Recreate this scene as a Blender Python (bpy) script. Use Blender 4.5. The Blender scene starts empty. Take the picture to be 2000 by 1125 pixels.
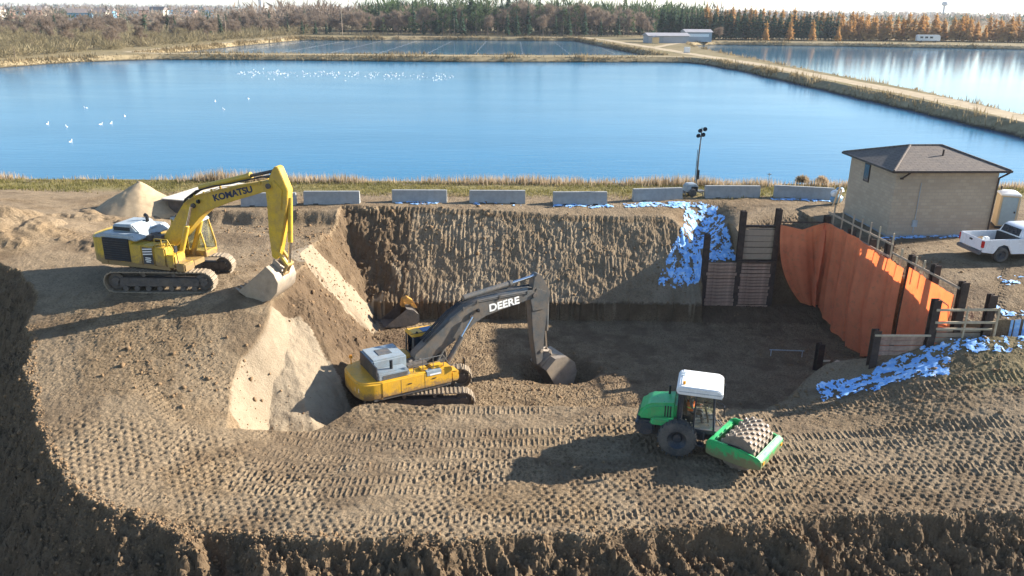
import bpy, bmesh, math, random
import numpy as np
from mathutils import Vector, Matrix, Euler
from mathutils.geometry import delaunay_2d_cdt

scene = bpy.context.scene
COL = scene.collection
R = math.radians
rng = random.Random(7)

# ------------------------------------------------------------------ camera
cam_d = bpy.data.cameras.new("camera")
cam_d.sensor_width = 36.0
cam_d.lens = 28.08
cam_d.clip_start = 0.5
cam_d.clip_end = 20000.0
cam = bpy.data.objects.new("camera", cam_d)
COL.objects.link(cam)
PITCH, ROLL = R(19.2), R(0.5)
fw = Vector((0, math.cos(PITCH), -math.sin(PITCH)))
rt = Vector((1, 0, 0))
up = rt.cross(fw)
r2 = rt * math.cos(ROLL) + up * math.sin(ROLL)
u2 = -rt * math.sin(ROLL) + up * math.cos(ROLL)
mw = Matrix.Identity(4)
for i in range(3):
    mw[i][0], mw[i][1], mw[i][2] = r2[i], u2[i], -fw[i]
mw[2][3] = 13.0
cam.matrix_world = mw
scene.camera = cam

# ------------------------------------------------------------------ sky, sun, exposure
SUN_AZ, SUN_EL = 16.5, 23.0          # degrees from +X towards +Y, elevation
sunv = Vector((math.cos(R(SUN_EL)) * math.cos(R(SUN_AZ)), math.cos(R(SUN_EL)) * math.sin(R(SUN_AZ)), math.sin(R(SUN_EL))))
world = bpy.data.worlds.new("World")
scene.world = world
world.use_nodes = True
wn = world.node_tree.nodes
wl = world.node_tree.links
for n in list(wn):
    wn.remove(n)
wo = wn.new("ShaderNodeOutputWorld")
bg = wn.new("ShaderNodeBackground")
sky = wn.new("ShaderNodeTexSky")
sky.sky_type = 'NISHITA'
sky.sun_disc = False
sky.sun_elevation = R(SUN_EL)
sky.sun_rotation = R(90 - SUN_AZ)
sky.altitude = 200
sky.air_density = 1.0
sky.dust_density = 0.4
sky.ozone_density = 2.5
bg.inputs[1].default_value = 0.088
wl.new(sky.outputs[0], bg.inputs[0])
wl.new(bg.outputs[0], wo.inputs[0])

sun_d = bpy.data.lights.new("sun", 'SUN')
sun_d.energy = 5.0
sun_d.angle = R(0.5)
sun_d.color = (1.0, 0.93, 0.82)
sun = bpy.data.objects.new("sun", sun_d)
COL.objects.link(sun)
sun.location = (60, 20, 60)
sun.rotation_euler = (-sunv).to_track_quat('-Z', 'Y').to_euler()

scene.view_settings.view_transform = 'Standard'
scene.view_settings.look = 'None'
scene.view_settings.exposure = 1.53
scene.view_settings.gamma = 1.0
scene.view_settings.use_curve_mapping = False
scene.render.engine = 'CYCLES'
scene.cycles.use_denoising = True
scene.cycles.max_bounces = 6
scene.cycles.diffuse_bounces = 3
scene.cycles.transparent_max_bounces = 8

# ------------------------------------------------------------------ helpers
def tag(o, label=None, cat=None, group=None, kind=None):
    if label: o["label"] = label
    if cat: o["category"] = cat
    if group: o["group"] = group
    if kind: o["kind"] = kind
    return o

def empty(name, loc=(0, 0, 0), rz=0.0, rx=0.0, ry=0.0):
    o = bpy.data.objects.new(name, None)
    o.empty_display_size = 0.3
    o.location = loc
    o.rotation_euler = (rx, ry, rz)
    COL.objects.link(o)
    return o

def link_mesh(name, me, mat, parent=None):
    o = bpy.data.objects.new(name, me)
    if mat is not None and len(me.materials) == 0:
        me.materials.append(mat)
    COL.objects.link(o)
    if parent is not None:
        o.parent = parent
    return o

def copy_tree(o, parent=None, skip=()):
    c = o.copy()
    COL.objects.link(c)
    c.parent = parent
    for ch in list(o.children):
        copy_tree(ch, c)
    return c

class MB:
    """collects shapes for one mesh"""
    def __init__(s):
        s.v, s.f = [], []
    def add(s, vs, fs, M=None):
        b = len(s.v)
        if M is not None:
            vs = [M @ Vector(p) for p in vs]
        s.v += [tuple(p) for p in vs]
        s.f += [tuple(i + b for i in f) for f in fs]
        return s
    def box(s, c, d, rz=0, ry=0, rx=0):
        M = Matrix.Translation(c) @ Euler((rx, ry, rz)).to_matrix().to_4x4()
        x, y, z = d[0] / 2, d[1] / 2, d[2] / 2
        vs = [(-x, -y, -z), (x, -y, -z), (x, y, -z), (-x, y, -z), (-x, -y, z), (x, -y, z), (x, y, z), (-x, y, z)]
        return s.add(vs, [(0, 3, 2, 1), (4, 5, 6, 7), (0, 1, 5, 4), (1, 2, 6, 5), (2, 3, 7, 6), (3, 0, 4, 7)], M)
    def b6(s, x0, x1, y0, y1, z0, z1):
        return s.box(((x0 + x1) / 2, (y0 + y1) / 2, (z0 + z1) / 2), (x1 - x0, y1 - y0, z1 - z0))
    def prism(s, pts, y0, y1):
        """polygon in XZ pushed along Y"""
        n = len(pts)
        a = sum(pts[i][0] * pts[(i + 1) % n][1] - pts[(i + 1) % n][0] * pts[i][1] for i in range(n))
        if a < 0: pts = pts[::-1]
        vs = [(p[0], y0, p[1]) for p in pts] + [(p[0], y1, p[1]) for p in pts]
        fs = [tuple(range(n)), tuple(range(2 * n - 1, n - 1, -1))]
        fs += [(i, i + n, (i + 1) % n + n, (i + 1) % n) for i in range(n)]
        return s.add(vs, fs)
    def prism_z(s, pts, z0, z1):
        n = len(pts)
        a = sum(pts[i][0] * pts[(i + 1) % n][1] - pts[(i + 1) % n][0] * pts[i][1] for i in range(n))
        if a < 0: pts = pts[::-1]
        vs = [(p[0], p[1], z0) for p in pts] + [(p[0], p[1], z1) for p in pts]
        fs = [tuple(range(n - 1, -1, -1)), tuple(range(n, 2 * n))]
        fs += [(i, (i + 1) % n, (i + 1) % n + n, i + n) for i in range(n)]
        return s.add(vs, fs)
    def tube(s, p, q, r, n=10, r2=None):
        p, q = Vector(p), Vector(q)
        d = q - p
        if d.length < 1e-6: return s
        Q = d.to_track_quat('Z', 'Y').to_matrix()
        r2 = r if r2 is None else r2
        vs = []
        for k, (o, rr) in enumerate(((p, r), (q, r2))):
            for i in range(n):
                a = 2 * math.pi * i / n
                vs.append(o + Q @ Vector((rr * math.cos(a), rr * math.sin(a), 0)))
        fs = [(i, (i + 1) % n, (i + 1) % n + n, i + n) for i in range(n)]
        fs += [tuple(range(n - 1, -1, -1)), tuple(range(n, 2 * n))]
        return s.add(vs, fs)
    def path(s, pts, r, n=6):
        for a, b in zip(pts[:-1], pts[1:]):
            s.tube(a, b, r, n)
        return s
    def lathe(s, prof, c, axis='Y', n=28):
        """profile of (radius, along) round an axis through c; closed ring if first and last differ"""
        vs, m = [], len(prof)
        for i in range(n):
            a = 2 * math.pi * i / n
            ca, sa = math.cos(a), math.sin(a)
            for r, h in prof:
                if axis == 'Y': vs.append((c[0] + r * ca, c[1] + h, c[2] + r * sa))
                elif axis == 'X': vs.append((c[0] + h, c[1] + r * ca, c[2] + r * sa))
                else: vs.append((c[0] + r * ca, c[1] + r * sa, c[2] + h))
        fs = []
        for i in range(n):
            j = (i + 1) % n
            for k in range(m - 1):
                fs.append((i * m + k, i * m + k + 1, j * m + k + 1, j * m + k))
        return s.add(vs, fs)
    def build(s, name, mat, parent=None, M=None, bevel=0.0, smooth=None, seg=2):
        vs = s.v if M is None else [tuple(M @ Vector(p)) for p in s.v]
        me = bpy.data.meshes.new(name)
        me.from_pydata(vs, [], s.f)
        bm = bmesh.new()
        bm.from_mesh(me)
        bmesh.ops.recalc_face_normals(bm, faces=bm.faces)
        if bevel > 0:
            bmesh.ops.bevel(bm, geom=[e for e in bm.edges if e.calc_face_angle(0) > R(25)], offset=bevel, segments=seg, affect='EDGES', clamp_overlap=True)
        bm.to_mesh(me)
        bm.free()
        if bevel > 0 or smooth:
            me.polygons.foreach_set("use_smooth", [True] * len(me.polygons))
            me.set_sharp_from_angle(angle=R(smooth if smooth else 35))
        me.update()
        return link_mesh(name, me, mat, parent)

# ------------------------------------------------------------------ materials
def nodes_of(name):
    m = bpy.data.materials.new(name)
    m.use_nodes = True
    nt = m.node_tree
    for n in list(nt.nodes):
        nt.nodes.remove(n)
    out = nt.nodes.new("ShaderNodeOutputMaterial")
    p = nt.nodes.new("ShaderNodeBsdfPrincipled")
    nt.links.new(p.outputs[0], out.inputs[0])
    return m, nt, p, out

def nd(nt, t, **kw):
    n = nt.nodes.new(t)
    for k, v in kw.items():
        setattr(n, k, v)
    return n

def noise_node(nt, vec, scale, detail=5, rough=0.6, dist=0.0):
    n = nd(nt, "ShaderNodeTexNoise")
    n.inputs["Scale"].default_value = scale
    n.inputs["Detail"].default_value = detail
    n.inputs["Roughness"].default_value = rough
    n.inputs["Distortion"].default_value = dist
    nt.links.new(vec, n.inputs["Vector"])
    return n.outputs["Fac"]

def ramp(nt, fac, stops):
    n = nd(nt, "ShaderNodeValToRGB")
    e = n.color_ramp.elements
    while len(e) < len(stops): e.new(0.5)
    for i, (p, c) in enumerate(stops):
        e[i].position = p
        e[i].color = (c[0], c[1], c[2], 1) if not isinstance(c, (int, float)) else (c, c, c, 1)
    nt.links.new(fac, n.inputs[0])
    return n.outputs[0]

def mixc(nt, fac, a, b, blend='MIX'):
    n = nd(nt, "ShaderNodeMix", data_type='RGBA', blend_type=blend)
    for v, i in ((fac, 0), (a, 6), (b, 7)):
        if isinstance(v, (int, float)): n.inputs[i].default_value = v
        elif isinstance(v, tuple): n.inputs[i].default_value = (v[0], v[1], v[2], 1)
        else: nt.links.new(v, n.inputs[i])
    return n.outputs[2]

def math_n(nt, op, a, b=0.0, clamp=False):
    n = nd(nt, "ShaderNodeMath", operation=op, use_clamp=clamp)
    for v, i in ((a, 0), (b, 1)):
        if isinstance(v, (int, float)): n.inputs[i].default_value = v
        else: nt.links.new(v, n.inputs[i])
    return n.outputs[0]

def bump_n(nt, p, h, strength, dist=0.05):
    b = nd(nt, "ShaderNodeBump")
    b.inputs["Strength"].default_value = strength
    b.inputs["Distance"].default_value = dist
    nt.links.new(h, b.inputs["Height"])
    nt.links.new(b.outputs[0], p.inputs["Normal"])

MATS = {}
def mat(name, col, rough=0.55, metal=0.0, var=0.12, scale=5.0, bump=0.0, dust=0.0, dustcol=(0.27, 0.185, 0.11), spec=0.4, mud=None, wear=0.0):
    """painted or raw surface: colour variation, dust lying on it in patches, fine relief"""
    if name in MATS: return MATS[name]
    m, nt, p, out = nodes_of(name)
    tc = nd(nt, "ShaderNodeTexCoord")
    f = noise_node(nt, tc.outputs["Object"], scale, 6, 0.62)
    lo = tuple(c * (1 - var) for c in col)
    hi = tuple(min(1.0, c * (1 + var)) for c in col)
    c = ramp(nt, f, [(0.3, lo), (0.7, hi)])
    if dust > 0:
        d1 = noise_node(nt, tc.outputs["Object"], 1.7, 6, 0.68)
        d2 = noise_node(nt, tc.outputs["Object"], 17.0, 4, 0.6)
        d = math_n(nt, 'ADD', math_n(nt, 'MULTIPLY', d1, 0.65), math_n(nt, 'MULTIPLY', d2, 0.35))
        t = 0.68 - 0.36 * dust
        c = mixc(nt, ramp(nt, d, [(max(0.0, t - 0.13), 0.0), (min(1.0, t + 0.13), min(1.0, 0.35 + 0.6 * dust))]), c, dustcol)
    if wear > 0:
        w_ = noise_node(nt, tc.outputs["Object"], 13.0, 8, 0.78, 0.6)
        c = mixc(nt, ramp(nt, w_, [(0.60, 0.0), (0.67, wear)]), c, (0.07, 0.055, 0.045))
        mp = nd(nt, "ShaderNodeMapping"); mp.inputs["Scale"].default_value = (5.0, 5.0, 0.7); nt.links.new(tc.outputs["Object"], mp.inputs[0])
        c = mixc(nt, ramp(nt, noise_node(nt, mp.outputs[0], 1.6, 5, 0.7), [(0.55, 0.0), (0.75, 0.5 * wear)]), c, (0.10, 0.075, 0.05))
    if mud:
        sz = nd(nt, "ShaderNodeSeparateXYZ"); nt.links.new(tc.outputs["Object"], sz.inputs[0])
        mr = nd(nt, "ShaderNodeMapRange"); mr.inputs["From Min"].default_value = mud[0]; mr.inputs["From Max"].default_value = mud[1]; mr.inputs["To Min"].default_value = 0.42; mr.inputs["To Max"].default_value = -0.1
        nt.links.new(sz.outputs[2], mr.inputs["Value"])
        mf = math_n(nt, 'ADD', mr.outputs[0], noise_node(nt, tc.outputs["Object"], 3.1, 7, 0.72))
        c = mixc(nt, ramp(nt, mf, [(0.56, 0.0), (0.74, 0.85)]), c, (0.21, 0.14, 0.082))
    nt.links.new(c, p.inputs["Base Color"])
    p.inputs["Metallic"].default_value = metal
    p.inputs["Specular IOR Level"].default_value = spec
    r = ramp(nt, noise_node(nt, tc.outputs["Object"], scale * 2.3, 4), [(0.25, max(0.02, rough - 0.12)), (0.75, min(1.0, rough + 0.14))])
    nt.links.new(r, p.inputs["Roughness"])
    if bump > 0:
        bump_n(nt, p, noise_node(nt, tc.outputs["Object"], scale * 6, 5, 0.65), bump, 0.03)
    MATS[name] = m
    return m
# ------------------------------------------------------------------ numpy noise
def _hash(ix, iy, seed):
    h = (ix * 374761393 + iy * 668265263 + seed * 974634777) & 0xFFFFFFFF
    h = ((h ^ (h >> 13)) * 1274126177) & 0xFFFFFFFF
    return ((h ^ (h >> 16)) & 0xFFFFFF) / float(0xFFFFFF)

def vnoise(x, y, seed=0):
    x = np.asarray(x, float); y = np.asarray(y, float)
    ix = np.floor(x).astype(np.int64); iy = np.floor(y).astype(np.int64)
    fx = x - ix; fy = y - iy
    ux = fx * fx * fx * (fx * (fx * 6 - 15) + 10); uy = fy * fy * fy * (fy * (fy * 6 - 15) + 10)
    a = _hash(ix, iy, seed); b = _hash(ix + 1, iy, seed); c = _hash(ix, iy + 1, seed); d = _hash(ix + 1, iy + 1, seed)
    return (a + (b - a) * ux) * (1 - uy) + (c + (d - c) * ux) * uy - 0.5

def fbm(x, y, seed=0, octv=4, gain=0.5):
    s = 0; a = 1.0; f = 1.0; t = 0
    for o in range(octv):
        s = s + a * vnoise(x * f * 0.98 + o * 17.3, y * f * 1.02 - o * 9.1, seed + o)
        t += a; a *= gain; f *= 2.03
    return s / t

def sstep(a, b, x):
    t = np.clip((x - a) / (b - a), 0, 1)
    return t * t * (3 - 2 * t)

def seg_dist(x, y, pts):
    """distance to a polyline, signed side (+ left of travel), arc length of nearest point"""
    best = np.full(np.shape(x), 1e9); side = np.zeros(np.shape(x)); arc = np.zeros(np.shape(x)); L = 0.0
    for (ax, ay), (bx, by) in zip(pts[:-1], pts[1:]):
        dx, dy = bx - ax, by - ay
        l2 = dx * dx + dy * dy
        t = np.clip(((x - ax) * dx + (y - ay) * dy) / l2, 0, 1)
        px, py = x - (ax + t * dx), y - (ay + t * dy)
        d = np.sqrt(px * px + py * py)
        cr = dx * (y - ay) - dy * (x - ax)
        m = d < best
        best = np.where(m, d, best); side = np.where(m, np.sign(cr), side); arc = np.where(m, L + t * math.sqrt(l2), arc)
        L += math.sqrt(l2)
    return best, side, arc

def in_poly(x, y, poly):
    c = np.zeros(np.shape(x), bool)
    n = len(poly)
    for i in range(n):
        x1, y1 = poly[i]; x2, y2 = poly[(i + 1) % n]
        cond = ((y1 > y) != (y2 > y)) & (x < (x2 - x1) * (y - y1) / ((y2 - y1) + 1e-12) + x1)
        c ^= cond
    return c

# ------------------------------------------------------------------ the dug ground as a height function
CTRL = np.array([
    (-21, 38, -.5), (-18, 39.5, -.5), (-15, 38, -.5), (-15, 41.5, -.5), (-12.4, 38, -.6), (-22.8, 36, -1.2), (-20, 30, -3.0), (-16.8, 26.1, -4.0),
    (-14.6, 24.9, -4.4), (-7, 23.5, -4.5), (0, 23.6, -4.5), (6, 24.3, -4.5), (11, 25, -4.5), (19, 25.4, -4.4), (-9, 32, -4.5), (0, 33.6, -4.5),
    (6, 34, -4.5), (11, 33.8, -4.5), (14.8, 34.4, -4.5), (19, 33.6, -3.3), (23, 32, -3.0), (27, 39.7, -.5), (22, 37, -1.4), (23.2, 36, -1.6),
    (18.2, 36.4, -3.4), (20.5, 36.3, -2.3), (-13.6, 32, -3.0), (-12.2, 36.5, -1.0), (-12, 45, -.6), (26, 29, -3.6), (28, 44, -.1), (22.5, 42, -.2),
    (30, 42, 0), (40, 30, -2.5), (45, 45, 0), (22.5, 50, 0), (-20, 45, -.4), (-30, 45, .6), (-27, 48, .2), (-30, 52, .2), (-20, 51, -.2), (-38, 48, 1.0), (-45, 50, .5),
    (-60, 50, 0), (-30, 58, 0), (-15, 58, 0), (0, 57, 0), (15, 58, 0), (30, 58, 0), (50, 60, 0), (0, 70, 0), (-30, 70, 0), (30, 70, 0),
    (0, 20, -4.6), (20, 20, -4.6), (-20, 22, -4.6), (40, 20, -4), (60, 40, -.5), (-12, 51, -.2), (0, 45, -2), (5, 29, -4.5), (-6, 28, -4.5), (14, 29.5, -4.45)])

def _tps(d2):
    return d2 * np.log(np.sqrt(d2) + 1e-9)
_n = len(CTRL)
_d2 = ((CTRL[:, None, :2] - CTRL[None, :, :2]) ** 2).sum(2)
_A = np.zeros((_n + 3, _n + 3))
_A[:_n, :_n] = _tps(_d2) + np.eye(_n) * 0.6
_A[:_n, _n] = 1; _A[:_n, _n + 1:] = CTRL[:, :2]; _A[_n, :_n] = 1; _A[_n + 1:, :_n] = CTRL[:, :2].T
_W = np.linalg.solve(_A, np.concatenate([CTRL[:, 2], np.zeros(3)]))

def base_surface(x, y):
    z = _W[_n] + _W[_n + 1] * x + _W[_n + 2] * y
    for i in range(_n):
        z = z + _W[i] * _tps((x - CTRL[i, 0]) ** 2 + (y - CTRL[i, 1]) ** 2)
    z = z * sstep(75, 50, np.abs(x))                       # back to the level of the country round it
    return np.where(y > 55.5, z * sstep(60.5, 55.5, y), z)

EDGE = [(-75, 47), (-40, 44.5), (-31, 42.0), (-26, 40.2), (-23.9, 38), (-22.9, 35.3), (-21.6, 32.5), (-20, 29.9), (-18.6, 28.0), (-16.8, 26.1), (-14.6, 24.9), (-11, 24.0), (-7, 23.5),
        (0, 23.6), (6, 24.2), (11.4, 25), (19.1, 25.4), (30, 25.6), (48, 25.0), (80, 25)]
FLOOR = -6.2
def wall_x(y):
    return 20.3 + (50 - y) * 0.097
def offset_line(pts, o):
    out = []
    for i in range(len(pts)):
        a, b = pts[max(0, i - 1)], pts[min(len(pts) - 1, i + 1)]
        dx, dy = b[0] - a[0], b[1] - a[1]; l = math.hypot(dx, dy)
        out.append((pts[i][0] - dy / l * o, pts[i][1] + dx / l * o))
    return out
ROUND = [(28, 29.6), (21, 29.9), (15, 30.2), (6, 30.0), (-2, 29.5), (-7, 29.2), (-10.5, 29.6), (-13.2, 30.8), (-15.3, 32.6), (-16.8, 35.0), (-17.5, 38)]
PATHS = [(offset_line(ROUND, o), 1.35, 0.62, 0.23) for o in (-2.1, -1.15, -0.2, 0.7, 1.6, 2.6, 3.5)] + [   # tracks left by machines: centreline, half gauge, belt width, cleat pitch
    ([(-5, 33.0), (-12, 34.0), (-14.2, 36.0), (-13.4, 41), (-14.5, 48)], 1.3, 0.6, 0.23),
    ([(-30, 47), (-22, 46), (-16, 43.5), (-13.5, 42)], 1.3, 0.6, 0.23),
    ([(12, 31), (2, 36.2), (-2, 44.5)], 1.35, 0.62, 0.23),
    ([(24, 34.5), (27, 40), (30, 44)], 1.0, 0.35, 0.3)]
FACE_A = [(-12.3, 36.7), (-11.4, 37.6), (-10.8, 38.0), (-9.8, 37.4), (-8.8, 36.5), (-7.6, 34.9), (-7.2, 32.2), (-9.2, 31.3), (-11.2, 30.8), (-12.9, 31.5), (-12.9, 34.1)]
FACE_B = [(-13.3, 44.4), (-12.4, 46.3), (-10.1, 48.3), (-8.4, 49.3), (-8.0, 47.2), (-9.2, 45.4), (-10.7, 43.9), (-12.1, 43.3)]
SPUR = [(-12.6, 38.6), (-11.0, 39.6), (-9.2, 40.9), (-7.5, 42.4), (-6.4, 44.0)]
SPUR_Z = [-0.6, -1.5, -3.4, -5.3, -6.3]

def height(x, y, full=False):
    x = np.asarray(x, float); y = np.asarray(y, float)
    S = base_surface(x, y)
    wob = fbm(x * 0.5, y * 0.5, 3, 4) * 0.9
    # --- pit
    zf = FLOOR + 0.22 * np.exp(-(((x + 4.5) / 3.2) ** 2 + ((y - 37.2) / 2.6) ** 2)) + 0.16 * fbm(x * 0.25, y * 0.25, 11, 3) + 0.05 * fbm(x * 2, y * 2, 12, 3)
    # back bank, combed by bucket teeth
    s0 = x + 0.12 * fbm(x * 0.3, y * 0.5, 21, 2)
    bx = np.floor(s0 / 1.55 + 0.6 * vnoise(s0 * 0.2, y * 0.3, 6)); by = np.floor(y / 1.9 + bx * 0.37)
    ph = _hash(bx.astype(np.int64), by.astype(np.int64), 9); am = _hash(bx.astype(np.int64), by.astype(np.int64), 10)
    comb = np.abs(((s0 * (2.7 + 1.3 * ph) + 0.7 * vnoise(s0 * 2.1, y * 0.7, 5) + ph * 3) % 1.0) - 0.5) * 2
    patch = sstep(-0.16, 0.12, fbm(x * 0.35, y * 0.6, 31, 3))
    combz = (comb - 0.5) * 0.115 * (0.2 + 0.8 * patch) * (0.4 + 0.6 * am) + 0.10 * (am - 0.5)
    lump = fbm(x * 0.8, y * 0.8, 33, 4) * 0.75 + 0.25 * fbm(x * 3, y * 3, 34, 3)
    in_lag = sstep(12.35, 12.6, x)
    yb = y + (1 - in_lag) * combz + (1 - in_lag) * lump * (0.42 + 1.2 * sstep(-6.5, -9, x)) * 0.9
    slope = 0.87 * (1 - in_lag) + in_lag * np.where(x < 14.85, 0.62, 0.2)
    toe_y = 48.8 + 1.3 * in_lag
    toe_z = -5.1 * (1 - in_lag) + in_lag * np.where(x < 14.85, -2.75, -0.95)
    zb = toe_z + np.maximum(0, yb - toe_y) * slope
    zb = np.where(yb < toe_y, FLOOR + in_lag * 0.8 * sstep(2.6, 0, toe_y - y) + (yb - toe_y) * 0.02, zb)
    step = sstep(-0.12, 0.0, (yb - toe_y))
    zb = np.where(yb < toe_y, zb + 0 * step, zb)
    # snow hollow eaten back into the bank
    hol = np.exp(-(((x - 13.2 - (y - 54) * 0.25) / 1.5) ** 2)) * sstep(49, 52, y) * sstep(57.5, 54, y)
    # left bank
    xl = -8.6 + 0.5 * fbm(y * 0.4, y * 0 + 1, 41, 2) - 2.1 * sstep(37.2, 32.0, y)
    in_a = np.clip(1.0 - seg_dist(x, y, [(-10.9, 31.0), (-10.3, 37.2)])[0] / 3.1, 0, 1) ** 0.4
    in_b = np.clip(1.0 - seg_dist(x, y, [(-12.5, 44.9), (-8.8, 47.9)])[0] / 1.4, 0, 1) ** 0.4
    calm = np.maximum(in_a * sstep(38.3, 37.4, y), in_b)
    zl = FLOOR + (xl - x) * (1.75 - 0.25 * calm) + (1 - calm) * lump * 1.3
    # near side
    yn = 35.9 + sstep(12, 16.5, x) * 2.9 - 2.5 * sstep(-6.6, -9.0, x)
    gn = 0.70 + sstep(12, 16.5, x) * 0.75
    zn = FLOOR + (yn - y) * gn + lump * 0.5 * sstep(-8.2, -6.8, x)
    wx = wall_x(y)
    zr = FLOOR + (x - wx) * 45.0 * (y > 36.7)
    zr = np.where(y <= 36.7, -99, zr)
    pit = np.maximum.reduce([zf, zb, zl, zn, zr])
    # spill of loose soil down the left bank between the two scraped faces
    d, sd, arc = seg_dist(x, y, SPUR)
    L = np.cumsum([0] + [math.dist(SPUR[i], SPUR[i + 1]) for i in range(len(SPUR) - 1)])
    cz = np.interp(arc, L, SPUR_Z)
    spur = cz - np.where(sd > 0, 1.35, 0.85) * np.maximum(0, d - 0.5) + lump * 0.5
    pit = np.where((x > -13.5) & (x < -4), np.maximum(pit, np.minimum(spur, S + 0.05)), pit)
    # hole under the digging bucket
    hd = np.sqrt(((x - 2.6) / 2.1) ** 2 + ((y - 41.2) / 1.7) ** 2)
    pit = pit - 1.5 * sstep(1.25, 0.45, hd) 
    Sx = S - hol * 1.5
    z = np.minimum(Sx, pit)
    dug = Sx - pit
    # --- outer drop, left and in front
    d, sd, arc = seg_dist(x + 0.9 * fbm(x * 0.55, y * 0.55, 51, 4), y + 0.8 * fbm(x * 0.7, y * 0.7, 52, 4), EDGE)
    out = np.where(sd < 0, d, 0.0)
    front = sstep(-16, -11, x)
    furrow = 0.30 - 1.5 * np.abs(fbm(x * 0.75 + y * 0.45, y * 0.16, 61, 4))
    rough = fbm(x * 0.9, y * 0.9, 62, 5, 0.6)
    drop = out * (1.05 * (1 - front) + 0.46 * front) + sstep(0, 0.8, out) * (furrow * 1.7 * front - rough * (0.9 + 0.3 * front) - 0.75 * np.abs(fbm(x * 2.3, y * 2.3, 63, 4, 0.65)) - 0.22 * fbm(x * 6.5, y * 6.5, 64, 2))
    z = np.where(out > 0, np.maximum(z - drop, -8.6 + rough * 0.8), z)
    # --- relief on the travelled surface
    bench = (out <= 0) & (dug > 0.15) 
    flat = (dug < 0.1) & (out <= 0.02)
    w_b = np.where(dug < 0, 1.0, sstep(0.3, 0.0, dug)) * np.where(out > 0, 0, 1.0)
    lower = sstep(40, 37, y) * sstep(-30, -25, x)
    z = z + w_b * lower * (0.10 * fbm(x * 0.6, y * 0.6, 71, 3) + 0.06 * fbm(x * 2.6, y * 2.6, 72, 3) + 0.045 * fbm(x * 7, y * 7, 73, 2))
    z = z + (1 - w_b) * (1 - calm * sstep(-8, -9, x)) * ((0.16 + 0.22 * sstep(-6.5, -8, x) * sstep(37.5, 38.5, y)) * fbm(x * 3.2, y * 3.2, 74, 3) + 0.06 * fbm(x * 9, y * 9, 75, 2)) * np.where(dug > 0.3, np.where(pit <= zf + 0.02, 0.5, 1.0), 1.0)
    up_ = w_b * (1 - lower)
    z = z + up_ * (0.10 * fbm(x * 0.7, y * 0.7, 76, 4) + 0.05 * fbm(x * 3.5, y * 3.5, 77, 3))
    # bank of loose ground behind the yellow excavator
    hb = sstep(-11, -14, x) * sstep(52.6, 53.6, y + 0.8 * fbm(x * 0.6, y * 0.3, 78, 3)) * sstep(-24, -20, x)
    z = z + hb * 0.0 - sstep(53.4, 52.2, y + 0.9 * fbm(x * 0.7, y * 0.3, 78, 3)) * sstep(-25, -20, x) * sstep(-9, -12, x) * sstep(48, 51, y) * 0.75
    z = z + 0.9 * np.exp(-(((x + 30.5) / 4.0) ** 2 + ((y - 45.5) / 2.2) ** 2)) * (1 + fbm(x * 0.9, y * 0.9, 79, 4)) * np.where(out > 0, 0, 1) + 0.3 * sstep(0.05, 0.3, fbm(x * 0.55, y * 0.55, 80, 4)) * sstep(-21.5, -24, x) * sstep(41, 43, y) * sstep(54, 51, y)
    # foot prints of the padded drum
    a = R(-6)
    u = x * math.cos(a) + y * math.sin(a) + 0.10 * fbm(x * 0.5, y * 0.5, 81, 2); v = -x * math.sin(a) + y * math.cos(a) + 0.12 * fbm(x * 0.4, y * 0.4, 82, 2)
    pu, pv = 0.34, 0.25
    row = np.floor(v / pv); uu = u / pu + 0.5 * (row % 2) + 0.15 * _hash(row.astype(np.int64), row.astype(np.int64) * 0, 5)
    cu = np.floor(uu)
    j1 = _hash(cu.astype(np.int64), row.astype(np.int64), 6) - 0.5; j2 = _hash(cu.astype(np.int64), row.astype(np.int64), 7) - 0.5; j3 = _hash(cu.astype(np.int64), row.astype(np.int64), 8)
    du = (uu - cu - 0.5 - 0.3 * j1) * pu; dv = (v / pv - row - 0.5 - 0.3 * j2) * pv
    dent = np.exp(-((du / 0.085) ** 2 + (dv / 0.075) ** 2))
    pm = sstep(-0.14, 0.10, fbm(x * 0.22, y * 0.35, 83, 3) + 0.045 * (29.8 - y))
    z = z - w_b * lower * dent * 0.12 * (0.3 + 0.7 * j3) * (0.12 + 0.88 * pm) * sstep(34.5, 32.5, y) * sstep(-21, -17, x)
    # cleated belts
    for kp, (pts, hg, bw, pitch) in enumerate(PATHS):
        d, sd, arc = seg_dist(x, y, pts)
        m = sstep(bw / 2 + 0.06, bw / 2 - 0.04, np.abs(d - hg)) * sstep(-0.06, 0.08, fbm(x * 0.12, y * 0.25, 91 + 3 * kp, 3) + 0.025)
        cle = np.where(((arc / pitch) % 1.0) < 0.32, 1.0, -0.35)
        z = z + w_b * m * (cle * (0.025 + 0.016 * vnoise(arc * 3.1, d * 2, 92)) - 0.014)
    jx = np.floor(x * 23.0).astype(np.int64); jy = np.floor(y * 23.0).astype(np.int64)
    z = z + (_hash(jx, jy, 77) - 0.5) * np.where(out > 0, 0.085, np.where((w_b > 0.5) | (calm > 0.35), 0.014 - 0.008 * (calm > 0.35), 0.05 * (1 - 0.9 * calm)))
    if not full:
        return z
    return dict(z=z, S=S, dug=dug, out=out, calm=calm, pit=pit, zf=zf, w_b=w_b, lower=lower, patch=patch)

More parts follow.
